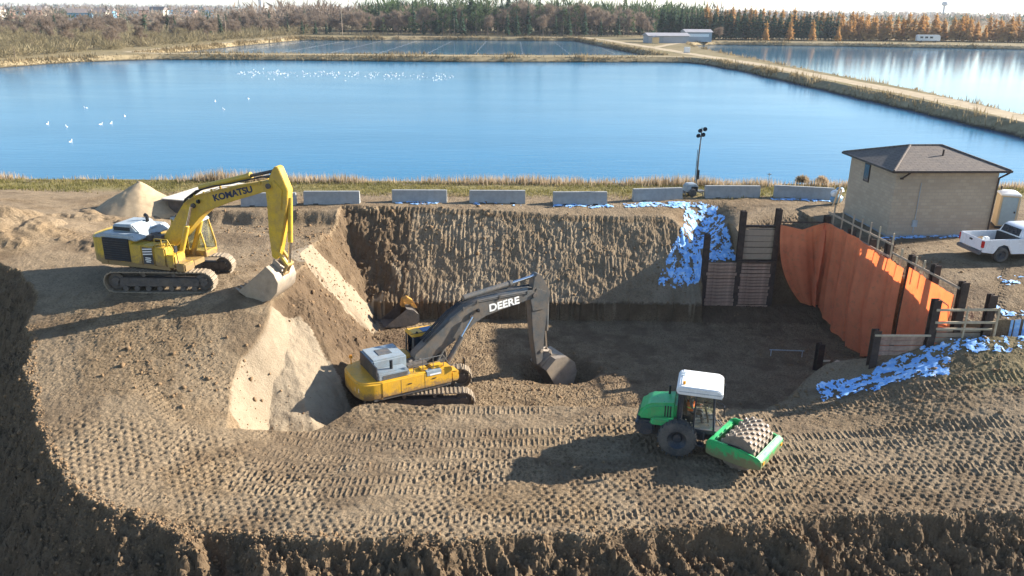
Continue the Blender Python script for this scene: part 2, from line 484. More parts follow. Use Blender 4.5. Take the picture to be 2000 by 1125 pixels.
# ------------------------------------------------------------------ soil material
def soil_material():
    m, nt, p, out = nodes_of("soil")
    g = nd(nt, "ShaderNodeNewGeometry").outputs["Position"]
    big = noise_node(nt, g, 0.22, 4, 0.55)
    mid = noise_node(nt, g, 1.5, 6, 0.65)
    fine = noise_node(nt, g, 11.0, 5, 0.7)
    grit = noise_node(nt, g, 45.0, 3, 0.7)
    c = ramp(nt, mid, [(0.28, (0.126, 0.084, 0.047)), (0.5, (0.216, 0.151, 0.088)), (0.74, (0.306, 0.222, 0.136))])
    c = mixc(nt, ramp(nt, big, [(0.35, 0.0), (0.7, 0.55)]), c, (0.252, 0.181, 0.109))
    c = mixc(nt, ramp(nt, fine, [(0.36, 0.9), (0.51, 0.0)]), c, (0.066, 0.045, 0.026))
    c = mixc(nt, ramp(nt, grit, [(0.62, 0.0), (0.76, 0.6)]), c, (0.33, 0.25, 0.16))
    a = nd(nt, "ShaderNodeAttribute", attribute_name="zones")
    sep = nd(nt, "ShaderNodeSeparateColor")
    nt.links.new(a.outputs["Color"], sep.inputs[0])
    # scraped faces of pale clay; dark clay for moist soil and painted shade; dry grass
    sc = ramp(nt, noise_node(nt, g, 2.2, 6, 0.7, 0.4), [(0.3, (0.265, 0.205, 0.138)), (0.7, (0.345, 0.275, 0.19))])
    c = mixc(nt, sep.outputs[0], c, sc)
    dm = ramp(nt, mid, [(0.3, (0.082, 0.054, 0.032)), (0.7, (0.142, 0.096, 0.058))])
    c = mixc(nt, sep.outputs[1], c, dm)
    gr = ramp(nt, noise_node(nt, g, 3.0, 6, 0.75), [(0.25, (0.115, 0.11, 0.035)), (0.5, (0.21, 0.18, 0.07)), (0.75, (0.36, 0.28, 0.135))])
    c = mixc(nt, sep.outputs[2], c, gr)
    nt.links.new(c, p.inputs["Base Color"])
    p.inputs["Roughness"].default_value = 0.95
    p.inputs["Specular IOR Level"].default_value = 0.15
    h = math_n(nt, 'ADD', math_n(nt, 'MULTIPLY', fine, 0.7), math_n(nt, 'MULTIPLY', grit, 0.3))
    bump_n(nt, p, h, 0.9, 0.09)
    return m
SOIL = soil_material()

def grid_axis(parts):
    out = [parts[0][0]]
    for a, b, s0, s1 in parts:
        t = a
        while t < b - 1e-6:
            f = (t - a) / (b - a)
            t = min(b, t + s0 + (s1 - s0) * f)
            out.append(t)
    return np.array(out)

GX = grid_axis([(-90, -40, 6, 1.2), (-40, -27, 0.5, 0.12), (-27, 29, 0.066, 0.066), (29, 38, 0.12, 0.5), (38, 90, 1.2, 6)])
GY = grid_axis([(-30, 18, 6, 0.8), (18, 22, 0.4, 0.07), (22, 36, 0.056, 0.062), (36, 56, 0.075, 0.11), (56, 61.5, 0.14, 0.22)])
XX, YY = np.meshgrid(GX, GY)
T = height(XX, YY, True)
ZZ = T["z"]
Z_AT = lambda x, y: float(height(np.array([x]), np.array([y]))[0])

def grid_mesh(name, X, Y, Z, keep=None):
    ny, nx = X.shape
    idx = np.arange(nx * ny).reshape(ny, nx)
    q = np.stack([idx[:-1, :-1], idx[:-1, 1:], idx[1:, 1:], idx[1:, :-1]], -1).reshape(-1, 4)
    if keep is not None:
        q = q[keep[:-1, :-1].reshape(-1)]
        used = np.unique(q)
        mp = np.full(nx * ny, -1); mp[used] = np.arange(len(used)); q = mp[q]
    else:
        used = np.arange(nx * ny)
    co = np.stack([X.reshape(-1)[used], Y.reshape(-1)[used], Z.reshape(-1)[used]], -1)
    me = bpy.data.meshes.new(name)
    me.vertices.add(len(co)); me.vertices.foreach_set("co", co.reshape(-1))
    me.loops.add(q.size); me.loops.foreach_set("vertex_index", q.reshape(-1).astype(np.int32))
    me.polygons.add(len(q)); me.polygons.foreach_set("loop_start", np.arange(0, q.size, 4, dtype=np.int32))
    me.polygons.foreach_set("use_smooth", np.ones(len(q), bool))
    me.update(calc_edges=True)
    return me, used

me, _ = grid_mesh("ground", XX, YY, ZZ)
me.polygons.foreach_set("use_smooth", np.zeros(len(me.polygons), bool))
scr = np.zeros_like(ZZ)
wob = 0.35 * fbm(XX * 1.3, YY * 1.3, 95, 3)
scr = np.maximum(scr, in_poly(XX + wob, YY + wob, FACE_A) * sstep(0.02, 0.12, T["dug"] + 0.1 * wob))
scr = np.maximum(scr, (in_poly(XX + wob * 0.5, YY + wob * 0.5, FACE_B)).astype(float))
scr = np.maximum(scr, 0.28 * sstep(0.12, -0.05, fbm(XX * 0.18, YY * 0.3, 96, 3)) * T["w_b"])
onwall = ((T["dug"] > 0.3) & (YY > 48.6) & (XX > -8) & (XX < 12.4) & (ZZ > -5.0)).astype(float)
scr = np.maximum(scr, onwall * (0.25 + 0.35 * sstep(-0.1, 0.15, fbm(XX * 0.5, YY * 0.5, 100, 3))))
damp_and_shade = ((T["pit"] > T["zf"] + 0.0) & (T["dug"] > 0.4) & (ZZ < -5.0) & (ZZ > FLOOR + 0.12) & (YY > 47.5) & (XX > -9)).astype(float) * 0.9  # darker strip along the foot of the back bank
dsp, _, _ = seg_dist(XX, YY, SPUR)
damp_and_shade = np.maximum(damp_and_shade, 0.95 * sstep(3.3, 2.2, dsp + 0.9 * fbm(XX, YY, 94, 3)) * (T["dug"] > 0.1) * (1 - scr))  # spur painted darker to cancel the extra sun on its slope
damp_and_shade = np.maximum(damp_and_shade, 0.75 * ((XX < -7) & (XX > -14) & (YY > 36) & (T["dug"] > 0.2)) * (scr < 0.5))  # left bank painted darker too, against the sun it faces
damp_and_shade = np.maximum(damp_and_shade, (0.55 - 0.42 * onwall) * sstep(0.02, 0.2, fbm(XX * 0.9, YY * 0.9, 97, 3)) * (1 - T["w_b"]) * (1 - T["calm"]) * (T["out"] <= 0))
damp_and_shade = np.maximum(damp_and_shade, 0.5 * sstep(0.04, 0.2, fbm(XX * 0.33, YY * 0.45, 105, 4)) * T["w_b"] * (YY < 56))
damp_and_shade = np.maximum(damp_and_shade, 0.7 * (T["out"] > 0.1))  # darker soil beyond the outer edge
grass = sstep(57.6, 59.4, YY + 1.6 * fbm(XX * 0.4, YY * 0.4, 98, 3)) * (0.9)
grass = np.maximum(grass, 0.35 * sstep(0.05, 0.2, fbm(XX * 0.25, YY * 0.25, 99, 3)) * ((XX > 13) & (YY < 36) & (YY > 32.6)))
col = np.stack([scr, damp_and_shade, grass, np.ones_like(scr)], -1).reshape(-1, 4)
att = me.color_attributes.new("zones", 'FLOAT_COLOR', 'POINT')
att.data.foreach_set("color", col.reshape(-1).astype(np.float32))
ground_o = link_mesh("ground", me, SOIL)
tag(ground_o, "churned brown soil of the excavation with pit, bench and ramps", None, None, "structure")
# ------------------------------------------------------------------ country round the dig: ground sheet, ponds, dikes
WATER_Z = -1.5
def resample(poly, step, jit=0.0, seed=1):
    r_ = random.Random(seed)
    out = []
    for i in range(len(poly)):
        a, b = Vector(poly[i]), Vector(poly[(i + 1) % len(poly)])
        n = max(1, int((b - a).length / step))
        for k in range(n):
            p = a.lerp(b, k / n)
            out.append((p.x + r_.uniform(-jit, jit), p.y + r_.uniform(-jit, jit)))
    return out
def offset_poly(poly, d):
    n = len(poly)
    A = sum(poly[i][0] * poly[(i + 1) % n][1] - poly[(i + 1) % n][0] * poly[i][1] for i in range(n))
    s = 1 if A > 0 else -1
    out = []
    for i in range(n):
        p0, p1, p2 = Vector(poly[i - 1]), Vector(poly[i]), Vector(poly[(i + 1) % n])
        t = ((p1 - p0).normalized() + (p2 - p1).normalized())
        t = t.normalized() if t.length > 1e-6 else (p2 - p1).normalized()
        nrm = Vector((t.y, -t.x)) * s
        out.append((p1.x + nrm.x * d, p1.y + nrm.y * d))
    return out
POND1 = [(-210, 64.4), (65.5, 65.4), (63, 98.9), (62.5, 124.5), (60.9, 163.4), (58.6, 212), (55.5, 238), (51.7, 247), (40.7, 247.5), (-15.4, 240.5), (-75, 241), (-104, 239), (-119, 225), (-126, 202), (-138, 170), (-165, 120), (-210, 95)]
POND2 = [(-113, 251), (-60, 254), (0, 255), (47, 261), (45, 290), (39, 340), (31, 417), (-40, 410), (-101, 393), (-108, 330)]
POND3 = [(72, 78), (72.2, 114.6), (74.7, 149.8), (72.9, 197), (71.1, 270.6), (72.5, 322), (74, 347), (80, 372), (93, 384), (150, 379), (221, 362), (330, 340), (330, 78)]

def field_material():
    m, nt, p, out = nodes_of("field")
    g = nd(nt, "ShaderNodeNewGeometry").outputs["Position"]
    a = noise_node(nt, g, 0.02, 5, 0.6)
    b = noise_node(nt, g, 0.35, 6, 0.7)
    c = ramp(nt, a, [(0.3, (0.20, 0.165, 0.085)), (0.5, (0.27, 0.215, 0.12)), (0.7, (0.17, 0.15, 0.065))])
    c = mixc(nt, ramp(nt, b, [(0.35, 0.7), (0.6, 0.0)]), c, (0.12, 0.09, 0.045))
    nt.links.new(c, p.inputs["Base Color"])
    p.inputs["Roughness"].default_value = 0.95
    p.inputs["Specular IOR Level"].default_value = 0.1
    bump_n(nt, p, b, 0.6, 0.4)
    return m
FIELD = field_material()
GRAVEL = mat("gravel_track_stone", (0.40, 0.315, 0.205), 0.9, 0, 0.22, 0.6, 0.3, spec=0.15)
def bank_material():
    """grassed earth above, shadow line painted dark along the waterline"""
    m, nt, p, out = nodes_of("pond_bank_earth")
    g = nd(nt, "ShaderNodeNewGeometry").outputs["Position"]
    sep = nd(nt, "ShaderNodeSeparateXYZ"); nt.links.new(g, sep.inputs[0])
    f = noise_node(nt, g, 0.6, 5, 0.7)
    hgt = math_n(nt, 'ADD', sep.outputs[2], math_n(nt, 'MULTIPLY', f, 0.6))
    c = ramp(nt, f, [(0.3, (0.20, 0.155, 0.085)), (0.7, (0.36, 0.28, 0.165))])
    c = mixc(nt, ramp(nt, math_n(nt, 'ADD', hgt, 1.6), [(0.55, 1.0), (0.9, 0.0)]), c, (0.05, 0.042, 0.032))  # shadow line under the bank put into its colour
    nt.links.new(c, p.inputs["Base Color"]); p.inputs["Roughness"].default_value = 0.95; p.inputs["Specular IOR Level"].default_value = 0.1
    bump_n(nt, p, f, 0.6, 0.3)
    return m
BANK = bank_material()

def water_material(name, col, amp, rough):
    m, nt, p, out = nodes_of(name)
    g = nd(nt, "ShaderNodeNewGeometry").outputs["Position"]
    mp = nd(nt, "ShaderNodeMapping")
    mp.inputs["Scale"].default_value = (0.22, 0.9, 1.0)
    nt.links.new(g, mp.inputs[0])
    w1 = noise_node(nt, mp.outputs[0], 1.1, 4, 0.55, 0.3)
    w2 = noise_node(nt, mp.outputs[0], 0.05, 4, 0.6)
    c = ramp(nt, w2, [(0.3, tuple(v * 0.9 for v in col)), (0.7, tuple(v * 1.1 for v in col))])
    nt.links.new(c, p.inputs["Base Color"])
    w3 = noise_node(nt, mp.outputs[0], 0.11, 3, 0.5, 0.8)
    r = ramp(nt, w3, [(0.3, rough * 0.93), (0.7, rough * 1.12)])
    nt.links.new(r, p.inputs["Roughness"])
    p.inputs["IOR"].default_value = 1.33
    bump_n(nt, p, w1, amp, 0.10)
    return m
WATER1 = water_material("pond_water", (0.006, 0.125, 0.24), 0.24, 0.18)
WATER2 = water_material("calm_pond_water", (0.03, 0.12, 0.20), 0.13, 0.10)

def fill(name, outer, holes, z, material, kind="structure"):
    vs, es = [], []
    def ring(pts):
        b = len(vs)
        vs.extend(Vector(p) for p in pts)
        es.extend((b + i, b + (i + 1) % len(pts)) for i in range(len(pts)))
    ring(outer)
    for h in holes: ring(h)
    v2, e2, f2, *_ = delaunay_2d_cdt(vs, es, [], 0, 1e-5)
    cx = np.array([sum(v2[i].x for i in f) / len(f) for f in f2]); cy = np.array([sum(v2[i].y for i in f) / len(f) for f in f2])
    keep = in_poly(cx, cy, outer)
    for h in holes: keep &= ~in_poly(cx, cy, h)
    me = bpy.data.meshes.new(name)
    me.from_pydata([(v.x, v.y, z) for v in v2], [], [tuple(f) for f, k in zip(f2, keep) if k])
    bm = bmesh.new(); bm.from_mesh(me); bmesh.ops.recalc_face_normals(bm, faces=bm.faces)
    if bm.faces and sum(f.normal.z for f in bm.faces) < 0: bmesh.ops.reverse_faces(bm, faces=bm.faces)
    bmesh.ops.delete(bm, geom=[v for v in bm.verts if not v.link_faces], context='VERTS')
    bm.to_mesh(me); bm.free()
    o = link_mesh(name, me, material)
    tag(o, kind=kind)
    return o

holes, RINGS = [], []
for k, (P, wm) in enumerate(((POND1, WATER1), (POND2, WATER2), (POND3, WATER2))):
    line = resample(P, 4.0, 0.35, k + 3)
    top = offset_poly(line, 2.1 if k != 1 else 1.8)
    low = offset_poly(line, -1.2)
    RINGS.append((line, top))
    holes.append(top)
    n = len(line)
    mb = MB()
    r_ = random.Random(k)
    zt = [(p[0], p[1], -0.0) for p in top]
    mid = offset_poly(line, 1.0)
    mb.add(zt + [(p[0], p[1], -0.55 + r_.uniform(-.25, .25)) for p in mid] + [(p[0], p[1], WATER_Z - 0.02) for p in line] + [(p[0], p[1], -2.4) for p in low],
           [(r * n + i, (r + 1) * n + i, (r + 1) * n + (i + 1) % n, r * n + (i + 1) % n) for r in range(3) for i in range(n)])
    b = mb.build("pond_bank", BANK, smooth=180)
    tag(b, kind="structure")
    w = fill("pond_water", offset_poly(line, 0.3), [], WATER_Z, wm)
rect = [(-90, -30), (90, -30), (90, 61.5), (-90, 61.5)]
fill("field_ground", [(-6500, -6500), (6500, -6500), (6500, 6500), (-6500, 6500)], [rect] + holes, 0.0, FIELD)

def strip(name, pts, half, z, material):
    mb = MB(); n = len(pts); L, Rr = [], []
    for i in range(n):
        a = Vector(pts[max(0, i - 1)]); b = Vector(pts[min(n - 1, i + 1)]); t = (b - a).normalized(); nn = Vector((-t.y, t.x))
        h = half * (1 + 0.12 * math.sin(i * 1.7))
        L.append((pts[i][0] + nn.x * h, pts[i][1] + nn.y * h, z)); Rr.append((pts[i][0] - nn.x * h, pts[i][1] - nn.y * h, z))
    mb.add(Rr + L, [(i, i + 1, n + i + 1, n + i) for i in range(n - 1)])
    return tag(mb.build(name, material), kind="structure")
def smooth_line(pts, step=6):
    out = []
    for a, b in zip(pts[:-1], pts[1:]):
        n = max(1, int(math.dist(a, b) / step))
        out += [(a[0] + (b[0] - a[0]) * k / n, a[1] + (b[1] - a[1]) * k / n) for k in range(n)]
    return out + [pts[-1]]
strip("gravel_track", smooth_line([(69.5, 75), (67.6, 100), (68.6, 135), (67.0, 165), (65.2, 212), (61.0, 245), (56.5, 275), (53, 310), (48, 350), (43, 395), (36, 424), (10, 432), (-60, 424)]), 2.3, 0.006, GRAVEL)
strip("dike_path", smooth_line([(58, 251.5), (40, 252.8), (0, 248.0), (-60, 247.4), (-104, 245), (-118, 252), (-114, 320), (-106, 398)]), 1.1, 0.006, GRAVEL)
strip("gravel_track", smooth_line([(54, 318), (66, 350), (86, 392), (150, 386), (230, 369), (330, 352)]), 1.6, 0.010, GRAVEL)

# ------------------------------------------------------------------ blades of grass and reed
def veg_material(name, stops, scale=0.5, trans=0.4):
    m, nt, p, out = nodes_of(name)
    g = nd(nt, "ShaderNodeNewGeometry").outputs["Position"]
    f = noise_node(nt, g, scale, 5, 0.75)
    nt.links.new(ramp(nt, f, stops), p.inputs["Base Color"])
    p.inputs["Roughness"].default_value = 0.85
    p.inputs["Specular IOR Level"].default_value = 0.15
    t = nd(nt, "ShaderNodeBsdfTranslucent"); nt.links.new(ramp(nt, f, stops), t.inputs[0])
    mx = nd(nt, "ShaderNodeMixShader"); mx.inputs[0].default_value = trans
    nt.links.new(p.outputs[0], mx.inputs[1]); nt.links.new(t.outputs[0], mx.inputs[2]); nt.links.new(mx.outputs[0], out.inputs[0])
    return m
def tris_object(name, P, material, kind=None, parent=None):
    """P: array n x 3 x 3 of loose triangles"""
    P = np.asarray(P, np.float32)
    n = len(P)
    me = bpy.data.meshes.new(name)
    me.vertices.add(n * 3); me.vertices.foreach_set("co", P.reshape(-1))
    me.loops.add(n * 3); me.loops.foreach_set("vertex_index", np.arange(n * 3, dtype=np.int32))
    me.polygons.add(n); me.polygons.foreach_set("loop_start", np.arange(0, n * 3, 3, dtype=np.int32))
    me.update(calc_edges=True)
    o = link_mesh(name, me, material, parent)
    if kind: tag(o, kind=kind)
    return o
NR = np.random.RandomState(5)
def blades(x, y, z, h, w, lean=0.25):
    n = len(x)
    a = NR.uniform(0, 2 * np.pi, n); b = NR.uniform(0, 2 * np.pi, n)
    dx, dy = np.cos(a) * w, np.sin(a) * w
    P = np.zeros((n, 3, 3))
    P[:, 0] = np.stack([x - dx, y - dy, z], -1); P[:, 1] = np.stack([x + dx, y + dy, z], -1)
    l = NR.uniform(0, lean, n) * h
    P[:, 2] = np.stack([x + np.cos(b) * l, y + np.sin(b) * l, z + h], -1)
    return P
REED = veg_material("dry_reed", [(0.25, (0.25, 0.19, 0.10)), (0.5, (0.45, 0.34, 0.22)), (0.75, (0.58, 0.46, 0.32))], 0.45)
TURF = veg_material("olive_turf", [(0.28, (0.105, 0.105, 0.03)), (0.5, (0.20, 0.175, 0.06)), (0.75, (0.34, 0.26, 0.12))], 0.35)
DARKREED = veg_material("dark_bank_reed", [(0.3, (0.10, 0.08, 0.04)), (0.48, (0.24, 0.18, 0.095)), (0.7, (0.44, 0.34, 0.20))], 0.16)
n = 44000
x = NR.uniform(-62, 63, n); y = 61.6 + NR.beta(2.2, 2.0, n) * 3.6
den = fbm(x * 0.22, y * 0.3, 201, 3)
k = den + NR.uniform(-0.16, 0.16, n) > -0.02
x, y, den = x[k], y[k], den[k]
zz = np.interp(y, [62.2, 63.2, 64.6, 66], [0, -0.3, -1.3, -1.6])
tris_object("shore_reeds", blades(x, y, zz, NR.uniform(0.35, 1.0, len(x)) * (0.5 + 1.6 * np.clip(den + 0.2, 0, 0.6)) , NR.uniform(0.02, 0.05, len(x))), REED, "stuff")
n = 42000
x = NR.uniform(-60, 62, n); y = NR.uniform(57.4, 62.4, n)
k = (fbm(x * 0.3, y * 0.4, 202, 3) + NR.uniform(-0.2, 0.2, n) + (y - 59.0) * 0.10 > -0.02)
x, y = x[k], y[k]
tris_object("olive_grass", blades(x, y, np.where(y < 61.4, height(x, y), 0.0) - 0.02, NR.uniform(0.08, 0.30, len(x)), NR.uniform(0.02, 0.045, len(x)), 0.8), TURF, "stuff")
# dike edges
BL = []
for k, (line, top) in enumerate(RINGS):
    ln = np.array(line); tp = np.array(top)
    cnt = {0: 15000, 1: 12000, 2: 9000}[k]
    i = NR.randint(0, len(ln), cnt); t = NR.uniform(0, 1, cnt)[:, None]; s = NR.beta(1.6, 1.6, cnt)[:, None] * 1.25
    a = ln[i] + (ln[(i + 1) % len(ln)] - ln[i]) * t; b = tp[i] + (tp[(i + 1) % len(tp)] - tp[i]) * t
    q = a + (b - a) * s
    keep = (q[:, 1] > 68) & (fbm(q[:, 0] * 0.12, q[:, 1] * 0.12, 210 + k, 3) + NR.uniform(-0.2, 0.2, cnt) > -0.08)
    q = q[keep]; s = s[keep][:, 0]
    z = np.interp(s, [0, 0.5, 1.0, 1.3], [-1.5, -0.65, -0.05, 0.0])
    d = np.hypot(q[:, 0], q[:, 1])
    BL.append(blades(q[:, 0], q[:, 1], z, NR.uniform(0.25, 0.9, len(z)) * (1.0 + 0.8 * (fbm(q[:, 0] * 0.1, q[:, 1] * 0.1, 220, 2) > 0.05)), 0.03 + d * 0.00045, 0.4))
tris_object("dike_reeds", np.concatenate(BL), DARKREED, "stuff")

# ------------------------------------------------------------------ trees
BARK = mat("grey_bark", (0.16, 0.125, 0.095), 0.9, 0, 0.3, 2.0, spec=0.1)
def leaf_mat(name, stops, sc=0.35):
    return veg_material(name, stops, sc)
M_CON = leaf_mat("dark_conifer_needles", [(0.3, (0.022, 0.050, 0.034)), (0.55, (0.045, 0.090, 0.050)), (0.78, (0.080, 0.135, 0.065))])
M_PIN = leaf_mat("green_pine_needles", [(0.3, (0.04, 0.068, 0.03)), (0.55, (0.075, 0.115, 0.045)), (0.78, (0.14, 0.165, 0.07))])
M_LAR = leaf_mat("orange_larch_needles", [(0.3, (0.36, 0.20, 0.065)), (0.55, (0.58, 0.34, 0.12)), (0.78, (0.74, 0.47, 0.19))])
M_BAR = leaf_mat("bare_twigs_grey", [(0.3, (0.17, 0.125, 0.095)), (0.55, (0.26, 0.20, 0.15)), (0.78, (0.36, 0.285, 0.215))], 0.12)
M_BRU = leaf_mat("brush_twigs_olive", [(0.3, (0.17, 0.14, 0.075)), (0.55, (0.26, 0.215, 0.125)), (0.78, (0.36, 0.29, 0.18))], 0.05)

def conifer_tris(h, r, seed, airy=0.0, base=0.1):
    q = np.random.RandomState(seed); P = []
    for l in range(20):
        t = base + (1 - base) * (l + q.uniform(0, .6)) / 20
        rad = r * (1 - t) ** 0.8 * q.uniform(0.75, 1.15) + 0.12
        for k in range(11):
            if q.uniform() < airy: continue
            a = q.uniform(0, 2 * math.pi); rr = rad * q.uniform(0.6, 1.1); z = t * h + q.uniform(-.3, .3)
            w = rr * q.uniform(0.22, 0.4); dr = rr * q.uniform(0.1, 0.5)
            c, s = math.cos(a), math.sin(a)
            m1 = (c * rr * .55 - s * w, s * rr * .55 + c * w, z + q.uniform(-.1, .25)); m2 = (c * rr * .55 + s * w, s * rr * .55 - c * w, z + q.uniform(-.1, .25))
            P.append(((0, 0, z + .3), m1, m2)); P.append((m1, (c * rr, s * rr, z - dr), m2))
    return np.array(P)
def bare_tris(h, r, seed, n=620, low=0.25):
    """leafless crown: sprays of twigs rising from a dozen limbs, with gaps between"""
    q = np.random.RandomState(seed); P = []
    limbs = []
    for k in range(13):
        a = q.uniform(0, 2 * math.pi); f = q.uniform(.15, .8); zt = h * (low + (1 - low) * q.uniform(.15, .72))
        limbs.append((Vector((math.cos(a) * r * f, math.sin(a) * r * f, zt)), r * q.uniform(.28, .52)))
    for k in range(n):
        c, cr = limbs[q.randint(0, len(limbs))]
        d = Vector((q.normal(), q.normal(), q.normal() * .8 + .55)); d.normalize()
        p = c + d * cr * q.uniform(.05, .8)
        d = (d + Vector((c.x / r * .5, c.y / r * .5, .55)) + Vector((q.normal(), q.normal(), q.normal())) * .25).normalized()
        L = h * q.uniform(0.06, 0.15); w = q.uniform(0.04, 0.10) * h / 12
        sd = d.cross(Vector((q.uniform(-1, 1), q.uniform(-1, 1), q.uniform(-1, 1)))).normalized() * w
        P.append((tuple(p - sd), tuple(p + sd), tuple(p + d * L)))
    return np.array(P)
def pine_tris(h, r, seed):
    q = np.random.RandomState(seed); P = []
    for c in range(26):
        t = q.uniform(0.22, 1.0); rad = r * (1.05 - t) ** 0.6 * q.uniform(0.1, 1.0); a = q.uniform(0, 6.28)
        cx, cy, cz = math.cos(a) * rad, math.sin(a) * rad, t * h * 0.97
        sz = r * q.uniform(0.22, 0.42)
        for k in range(26):
            d = q.normal(size=3); d /= np.linalg.norm(d)
            p = np.array([cx, cy, cz]) + d * sz * np.array([1, 1, .6]) * q.uniform(.4, 1)
            e = q.normal(size=(2, 3)) * sz * 0.3
            P.append((p, p + e[0], p + e[1]))
    return np.array(P)
def tree_root(name, crown_tris, crown_mat, h, trunk_r, limbs=0, seed=0):
    o = empty(name)
    mb = MB(); mb.tube((0, 0, -0.3), (0, 0, h * (0.92 if limbs == 0 else 0.5)), trunk_r, 7, trunk_r * 0.25)
    q = random.Random(seed)
    for k in range(limbs):
        a = q.uniform(0, 6.28); z0 = h * q.uniform(0.25, 0.48); l = h * q.uniform(0.25, 0.42)
        mb.tube((0, 0, z0), (math.cos(a) * l * .55, math.sin(a) * l * .55, z0 + l * .9), trunk_r * 0.5, 5, trunk_r * 0.12)
    mb.build("trunk", BARK, o)
    tris_object("crown", crown_tris, crown_mat, None, o)
    return o
PROTO = {
    "con": [("conifer_tree", conifer_tris(17, 3.7, s), M_CON, 17, .22, 0) for s in (1, 2, 3)],
    "pin": [("pine_tree", pine_tris(18, 3.6, s), M_PIN, 18, .25, 0) for s in (4, 5, 6)],
    "lar": [("larch_tree", np.concatenate([conifer_tris(15, 3.5, s, 0.0), pine_tris(13.5, 3.0, s + 40)]), M_LAR, 15, .2, 0) for s in (7, 8, 9)],
    "bar": [("bare_tree", bare_tris(15, 4.3, s, 1300), M_BAR, 15, .22, 6) for s in (10, 11, 12)],
    "bru": [("bare_bush", bare_tris(6, 3.8, s, 900, 0.03), M_BRU, 6, .1, 5) for s in (13, 14, 15)],
}
first = {}
PIECES = 0
def plant(kind, x, y, sc, label, cat, group, z=0.0, wide=1.0):
    v = rng.randrange(3)
    key = (kind, v)
    if key not in first:
        nm, tr, m_, h, tr_, li = PROTO[kind][v]
        o = tree_root(nm, tr, m_, h, tr_, li, v)
        first[key] = o
    else:
        o = copy_tree(first[key])
        if "group" in o: del o["group"]
    o.location = (x, y, z); o.rotation_euler = (0, 0, rng.uniform(0, 6.28)); o.scale = (sc * wide, sc * wide, sc)
    tag(o, label, cat, group)
    return o
def jit(a): return rng.uniform(-a, a)
# wood behind the second pond (mixed), tallest in the middle
for row in range(4):
    xx_ = -150.0
    while xx_ < 80:
        y_ = 434 + row * 12 + jit(4) + (xx_ + 30) * 0.08
        tall = 0.76 + 0.58 * math.exp(-((xx_ - 2) / 55.0) ** 2) + 0.1 * math.sin(xx_ * 0.21)
        u = rng.random()
        if row == 0:
            kd = "con" if u < .5 else "pin" if u < .8 else "bar"
            sc = tall * rng.uniform(0.45, 0.8)
        else:
            kd = ("bar" if u < .22 else "pin" if u < .7 else "con") if xx_ < 15 else ("bar" if u < .55 else "pin" if u < .82 else "con")
            if xx_ < -55: kd = "bar" if u < .85 else "con"
            sc = tall * rng.uniform(0.85, 1.12)
        lab = {"con": ("dark spruce in the mixed wood behind the far pond", "tree", "dark spruces in the middle wood"),
               "pin": ("green pine in the mixed wood behind the far pond", "tree", "green pines in the middle wood"),
               "bar": ("bare grey tree in the mixed wood behind the far pond", "tree", "bare trees in the middle wood")}[kd]
        plant(kd, xx_ + jit(1.5), y_, sc, *lab)
        xx_ += rng.uniform(4.6, 7.0) if row else rng.uniform(5, 9)
# dark spruces on the right with orange larches behind
xx_ = 72.0
while xx_ < 178:
    f = (xx_ - 72) / 106
    for row in range(3):
        kd = "con" if (row < 2 and xx_ < 158) else ("con" if xx_ < 92 else "lar")
        sc = (0.92 - 0.22 * f) * rng.uniform(0.85, 1.05) * (1.3 if row == 2 and kd == "lar" else 1.0)
        lab = ("dark spruce in the solid stand behind the right pond", "tree", "spruces behind the right pond") if kd == "con" else ("orange larch rising behind the dark spruce stand", "tree", "larches behind the spruces")
        plant(kd, xx_ + jit(1.2), 404 + row * 7 + jit(2) + f * 8, sc, *lab, 0.0, 1.2 if kd == 'con' else 1.3)
    xx_ += rng.uniform(2.7, 3.7)
xx_ = 176.0
while xx_ < 330:
    for row in range(3):
        sc = rng.uniform(0.66, 0.95) * (1.0 - 0.12 * (xx_ - 176) / 120) * (0.75 if 228 < xx_ < 238 else 1.0)
        plant("lar", xx_ + jit(1.5), 412 + row * 8 + jit(2) - (xx_ - 176) * 0.08, sc, "orange larch in the low row right of the spruces", "tree", "larches right of the spruces", 0.0, 1.35)
    xx_ += rng.uniform(3.6, 4.8)
for i, (px_, sc, lb) in enumerate(((119.5, .62, "first small orange larch from the left before the dark spruces"), (131.0, .68, "second small orange larch from the left before the dark spruces"), (142.0, .68, "third small orange larch from the left before the dark spruces"), (154.5, .52, "shortest small orange larch before the dark spruces"))):
    plant("lar", px_, 398 + i * 0.6, sc, lb, "tree", "small larches before the spruces", 0, 1.15)
plant("bar", 97, 396, 0.5, "pale rounded bare tree beside the far sheds", "tree", None, 0, 1.3)
# scrub on the left shore
for i in range(240):
    u = rng.random() ** 0.8
    y_ = 216 + u * 230 + jit(4)
    xr = -129 - 0.02 * (y_ - 216) if y_ < 260 else -124 + (y_ - 300) * 0.10
    x_ = xr - rng.random() ** 1.2 * (30 + y_ * 0.35) - 2
    near = y_ < 330
    kd = "bru" if (near and rng.random() < .75) else ("bar" if rng.random() < .86 else "con")
    sc = rng.uniform(0.7, 1.2) if kd == "bru" else rng.uniform(0.45, 0.75)
    lab = {"bru": ("leafless olive-brown bush on the left shore", "bush", "bushes on the left shore"), "bar": ("bare tree in the scrub on the left shore", "tree", "bare trees on the left shore"),
           "con": ("dark spruce in the scrub on the left shore", "tree", "spruces on the left shore")}[kd]
    plant(kd, x_, y_, sc, *lab)
